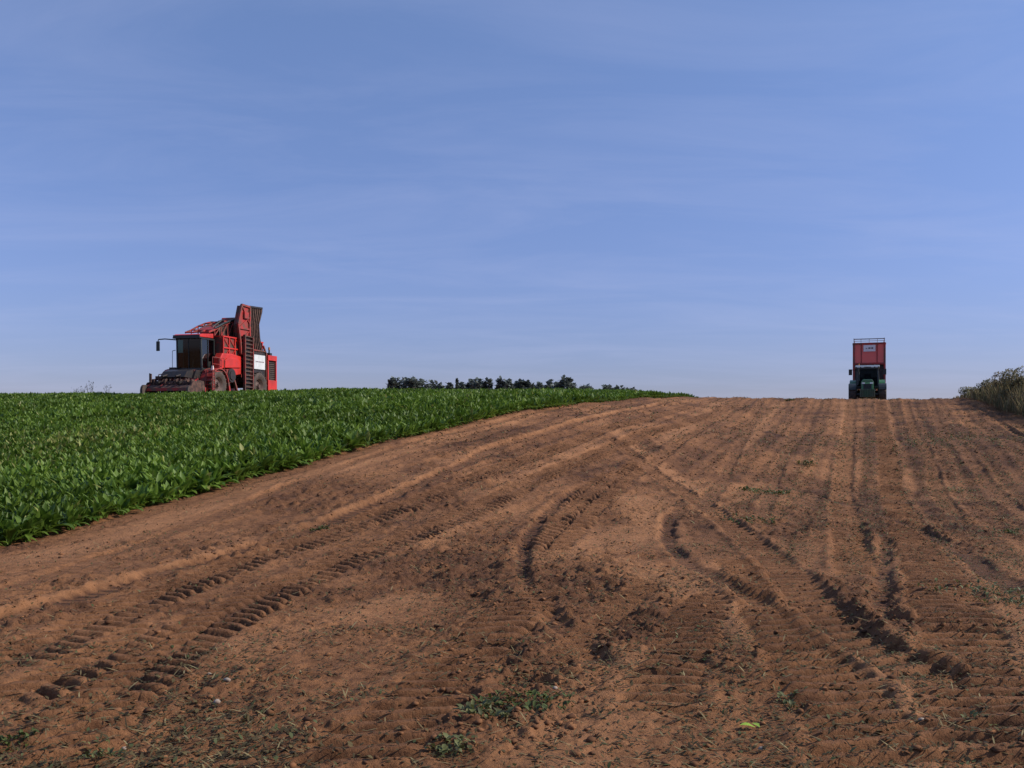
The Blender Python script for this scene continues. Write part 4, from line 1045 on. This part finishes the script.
# ------------------------------------------------------------------ tractor and trailer at the crest
def tractor_and_trailer():
    d = 73.5; x = (867.4-CPX)/FPX*d
    head = Vector((-x, -d, 0)).normalized(); rz = math.atan2(-head.x, head.y)
    g = float(base(x, d))-.02
    T = empty('tractor', (x, d, g), rz)
    tag(T, 'dark green tractor seen from the front on the ridge, towing a red trailer', 'tractor')
    # front is +y, the camera's right is -x
    def hood(b):
        b.prism([(-.42, 1.0), (-.42, 1.62), (-.30, 1.80), (.30, 1.80), (.42, 1.62), (.42, 1.0)], .75, 2.55, 'y')
        b.prism([(2.55, 1.02), (2.55, 1.62), (2.74, 1.50), (2.78, 1.02)], -.38, .38)
    part('hood', M['green'], T, hood, .04)
    def gr(b):
        b.box((0, 2.80, 1.24), (.52, .05, .46))
        for i in range(6): b.box((0, 2.835, 1.05+i*.075), (.5, .03, .02))
    part('grille', M['black'], T, gr)
    for sx in (-.27, .27):
        def hl(b): b.box((sx, 2.77, 1.52), (.2, .06, .10))
        part('headlight', M['lens'], T, hl, .01)
    def chas(b):
        b.box((0, .9, .80), (.62, 3.4, .42)); b.cyl((-.95, 1.75, .72), (.95, 1.75, .72), .13, 12); b.box((0, 1.75, .72), (.5, .4, .4))
        b.cyl((-.9, -.75, .92), (.9, -.75, .92), .2, 12)
    part('chassis', M['dark_steel_and_shade'], T, chas)
    def wts(b):
        b.box((0, 3.05, .78), (1.0, .5, .55))
        for i in range(9): b.box((-.44+i*.11, 3.22, .80), (.08, .3, .58))
    part('front_weight', M['dark_green'], T, wts, .02)
    def cab(b):
        for sx in (-1, 1):
            b.bar((sx*.74, .72, 1.35), (sx*.70, .50, 2.72), .075); b.bar((sx*.82, -.95, 1.4), (sx*.72, -.85, 2.72), .09); b.bar((sx*.80, -.15, 1.35), (sx*.72, -.15, 2.72), .06)
            b.bar((sx*.78, .72, 1.35), (sx*.82, -.95, 1.35), .09)
        b.bar((-.74, .72, 1.36), (.74, .72, 1.36), .08); b.box((0, -.1, 1.28), (1.55, 1.6, .1)); b.box((0, -.93, 1.75), (1.5, .05, .7))
        b.bar((-.72, .5, 2.70), (.72, .5, 2.70), .07)
    cb_ = part('cab', M['black'], T, cab)
    def roof(b): b.prism([(-1.05, 2.74), (.70, 2.74), (.74, 2.82), (.5, 2.93), (-.9, 2.95), (-1.05, 2.88)], -.84, .84)
    part('roof', M['galv'], cb_, roof, .04)
    def vis(b): b.box((0, .66, 2.70), (1.5, .12, .12))
    part('sun_visor', M['black'], cb_, vis)
    def gl(b):
        b.add([(-.70, .72, 1.42), (.70, .72, 1.42), (.66, .52, 2.66), (-.66, .52, 2.66)], [(0, 1, 2, 3)])
        for sx in (-1, 1): b.add([(sx*.79, .64, 1.42), (sx*.81, -.85, 1.42), (sx*.72, -.80, 2.66), (sx*.70, .46, 2.66)], [(0, 1, 2, 3)])
    part('windscreen', M['glass'], cb_, gl)
    def seat(b):
        b.box((0, -.35, 1.62), (.5, .5, .14)); b.box((0, -.58, 2.0), (.5, .14, .7)); b.cyl((0, .38, 1.4), (0, .15, 1.9), .05, 8)
        for i in range(14):
            t0, t1 = 6.283*i/14, 6.283*(i+1)/14
            b.cyl((.2*math.cos(t0), .13+.08*math.sin(t0), 1.92+.18*math.sin(t0)), (.2*math.cos(t1), .13+.08*math.sin(t1), 1.92+.18*math.sin(t1)), .018, 5)
    part('driver_seat', M['seat'], cb_, seat)
    for sx in (-.62, -.35, .35, .62):
        def lm(b): b.box((sx, .76, 2.80), (.18, .06, .09))
        part('work_lamp', M['lens'], cb_, lm)
    for sx in (-1, 1):
        def fen(b):
            o_ = [(-.75+1.0*math.cos(t), .92+1.0*math.sin(t)) for t in np.linspace(R(15), R(165), 12)]
            i_ = [(-.75+.95*math.cos(t), .92+.95*math.sin(t)) for t in np.linspace(R(165), R(15), 12)]
            b.prism(o_+i_, sx*.72, sx*1.22)
        part('rear_fender', M['green'], T, fen)
        def ff(b):
            o_ = [(1.75+.80*math.cos(t), .74+.80*math.sin(t)) for t in np.linspace(R(25), R(165), 10)]
            i_ = [(1.75+.76*math.cos(t), .74+.76*math.sin(t)) for t in np.linspace(R(165), R(25), 10)]
            b.prism(o_+i_, sx*.78, sx*1.28); b.bar((sx*.7, 1.75, .9), (sx*.9, 1.75, 1.5), .06)
        part('front_fender', M['black'], T, ff)
        def mi(b): b.tube([(sx*.74, .6, 2.55), (sx*1.12, .75, 2.60)], .022, 6); b.box((sx*1.17, .75, 2.42), (.24, .07, .42))
        part('mirror', M['black'], T, mi)
        wheel(T, sx*1.02, 1.75, .72, .52, sx, 'yellow'); wheel(T, sx*.98, -.75, .92, .56, sx, 'yellow')
    def ex(b): b.cyl((.62, .95, 1.5), (.62, .95, 2.75), .06, 10); b.cyl((.62, .95, 1.75), (.62, .95, 2.4), .09, 12)
    part('exhaust', M['black'], T, ex)
    def bc(b): b.cyl((.6, -.5, 2.93), (.6, -.5, 3.12), .06, 10, .05)
    part('beacon', M['amber'], T, bc)

    # trailer: 2.5 m behind the tractor's axle
    dist = 5.0; p = Vector((x, d, 0))-head*dist
    g2 = float(base(p.x, p.y))
    Tr = empty('trailer', (p.x+.14, p.y, g2), rz)
    tag(Tr, 'tall red box trailer with a pale sticker and top rail, towed by the green tractor', 'trailer')
    w, zt, zb, L = 1.16, 4.78, 1.35, 7.2
    def body(b):
        b.box((0, 0, (zt+3.2)/2), (2*w, .06, zt-3.2))
        for sx in (-1, 1): b.box((sx*(w-.03), -L/2, (zt+zb)/2), (.06, L, zt-zb))
        b.box((0, -L, (zt+zb)/2), (2*w, .06, zt-zb)); b.box((0, -L/2, zb+.04), (2*w-.1, L, .08))
    bd = part('box_body', M['trailer_red'], Tr, body)
    def posts(b):
        for sx in (-1, 1):
            b.box((sx*(w-.02), .06, (zt+zb)/2), (.14, .10, zt-zb+.06)); b.box((sx*.58, .055, 3.98), (.07, .05, 1.5)); b.box((sx*(w+.03), -L, (zt+zb)/2), (.1, .14, zt-zb))
            for i in range(7): b.box((sx*(w+.035), -.9-i*.95, (zt+zb)/2), (.07, .09, zt-zb))
            b.box((sx*(w+.02), -L/2, zt), (.12, L, .10))
        b.box((0, .06, zt), (2*w+.06, .12, .12)); b.box((0, .06, 3.2), (2*w, .10, .14))
    part('posts', M['red_dusty'], bd, posts, .01)
    def low(b): b.box((0, -.25, 2.28), (2*w-.14, .06, 1.8)); b.box((0, -.1, 3.12), (2*w-.2, .3, .05))
    part('shade_dark_lower_panel', M['dark_steel_and_shade'], bd, low)  # lower front wall coloured dark to stand in for shade behind the cab
    def tarp(b):
        for sx in (-1, 1): b.cyl((sx*(w-.04), .02, zt), (sx*(w-.04), .02, zt+.42), .03, 8); b.cyl((sx*(w-.04), -L, zt), (sx*(w-.04), -L, zt+.42), .03, 8)
        b.cyl((-w, .02, zt+.36), (w, .02, zt+.36), .04, 8); b.cyl((-w, .02, zt+.20), (w, .02, zt+.20), .02, 8)
        for sx in (-.6, 0, .6): b.cyl((sx, .02, zt), (sx, .02, zt+.38), .018, 6)
        for sx in (-1, 1): b.cyl((sx*(w-.04), .02, zt+.36), (sx*(w-.04), -L, zt+.36), .03, 8)
    part('top_rail', M['galv'], Tr, tarp)
    def stick(b): b.box((-.02, .10, 4.40), (.88, .02, .50))
    st = part('sticker', M['sticker'], Tr, stick)
    def marks(b): b.box((-.02, .112, 4.41), (.16, .006, .12)); b.box((-.22, .112, 4.41), (.14, .006, .14)); b.box((.2, .112, 4.39), (.12, .006, .06))
    part('sticker_print', M['grey'], st, marks)
    def lampm(b): b.cyl((-.42, .03, 3.0), (-.42, .12, 3.0), .10, 12)
    part('reflector', M['lens'], Tr, lampm)
    def ch(b):
        for sx in (-.45, .45): b.box((sx, -L/2, 1.15), (.14, L, .28))
        b.bar((-.45, .1, 1.1), (0, 2.0, .75), .14); b.bar((.45, .1, 1.1), (0, 2.0, .75), .14); b.cyl((0, 2.0, .75), (0, 2.3, .72), .05, 8)
        for y in (-3.2, -4.8): b.cyl((-1.0, y, .68), (1.0, y, .68), .09, 10)
        b.box((0, -4.0, .9), (1.1, 2.2, .2))
    part('chassis', M['dark_steel_and_shade'], Tr, ch)
    for y in (-3.2, -4.8):
        for sx in (-1, 1): wheel(Tr, sx*.98, y, .66, .56, sx, 'rim', lugs=False)
tractor_and_trailer()
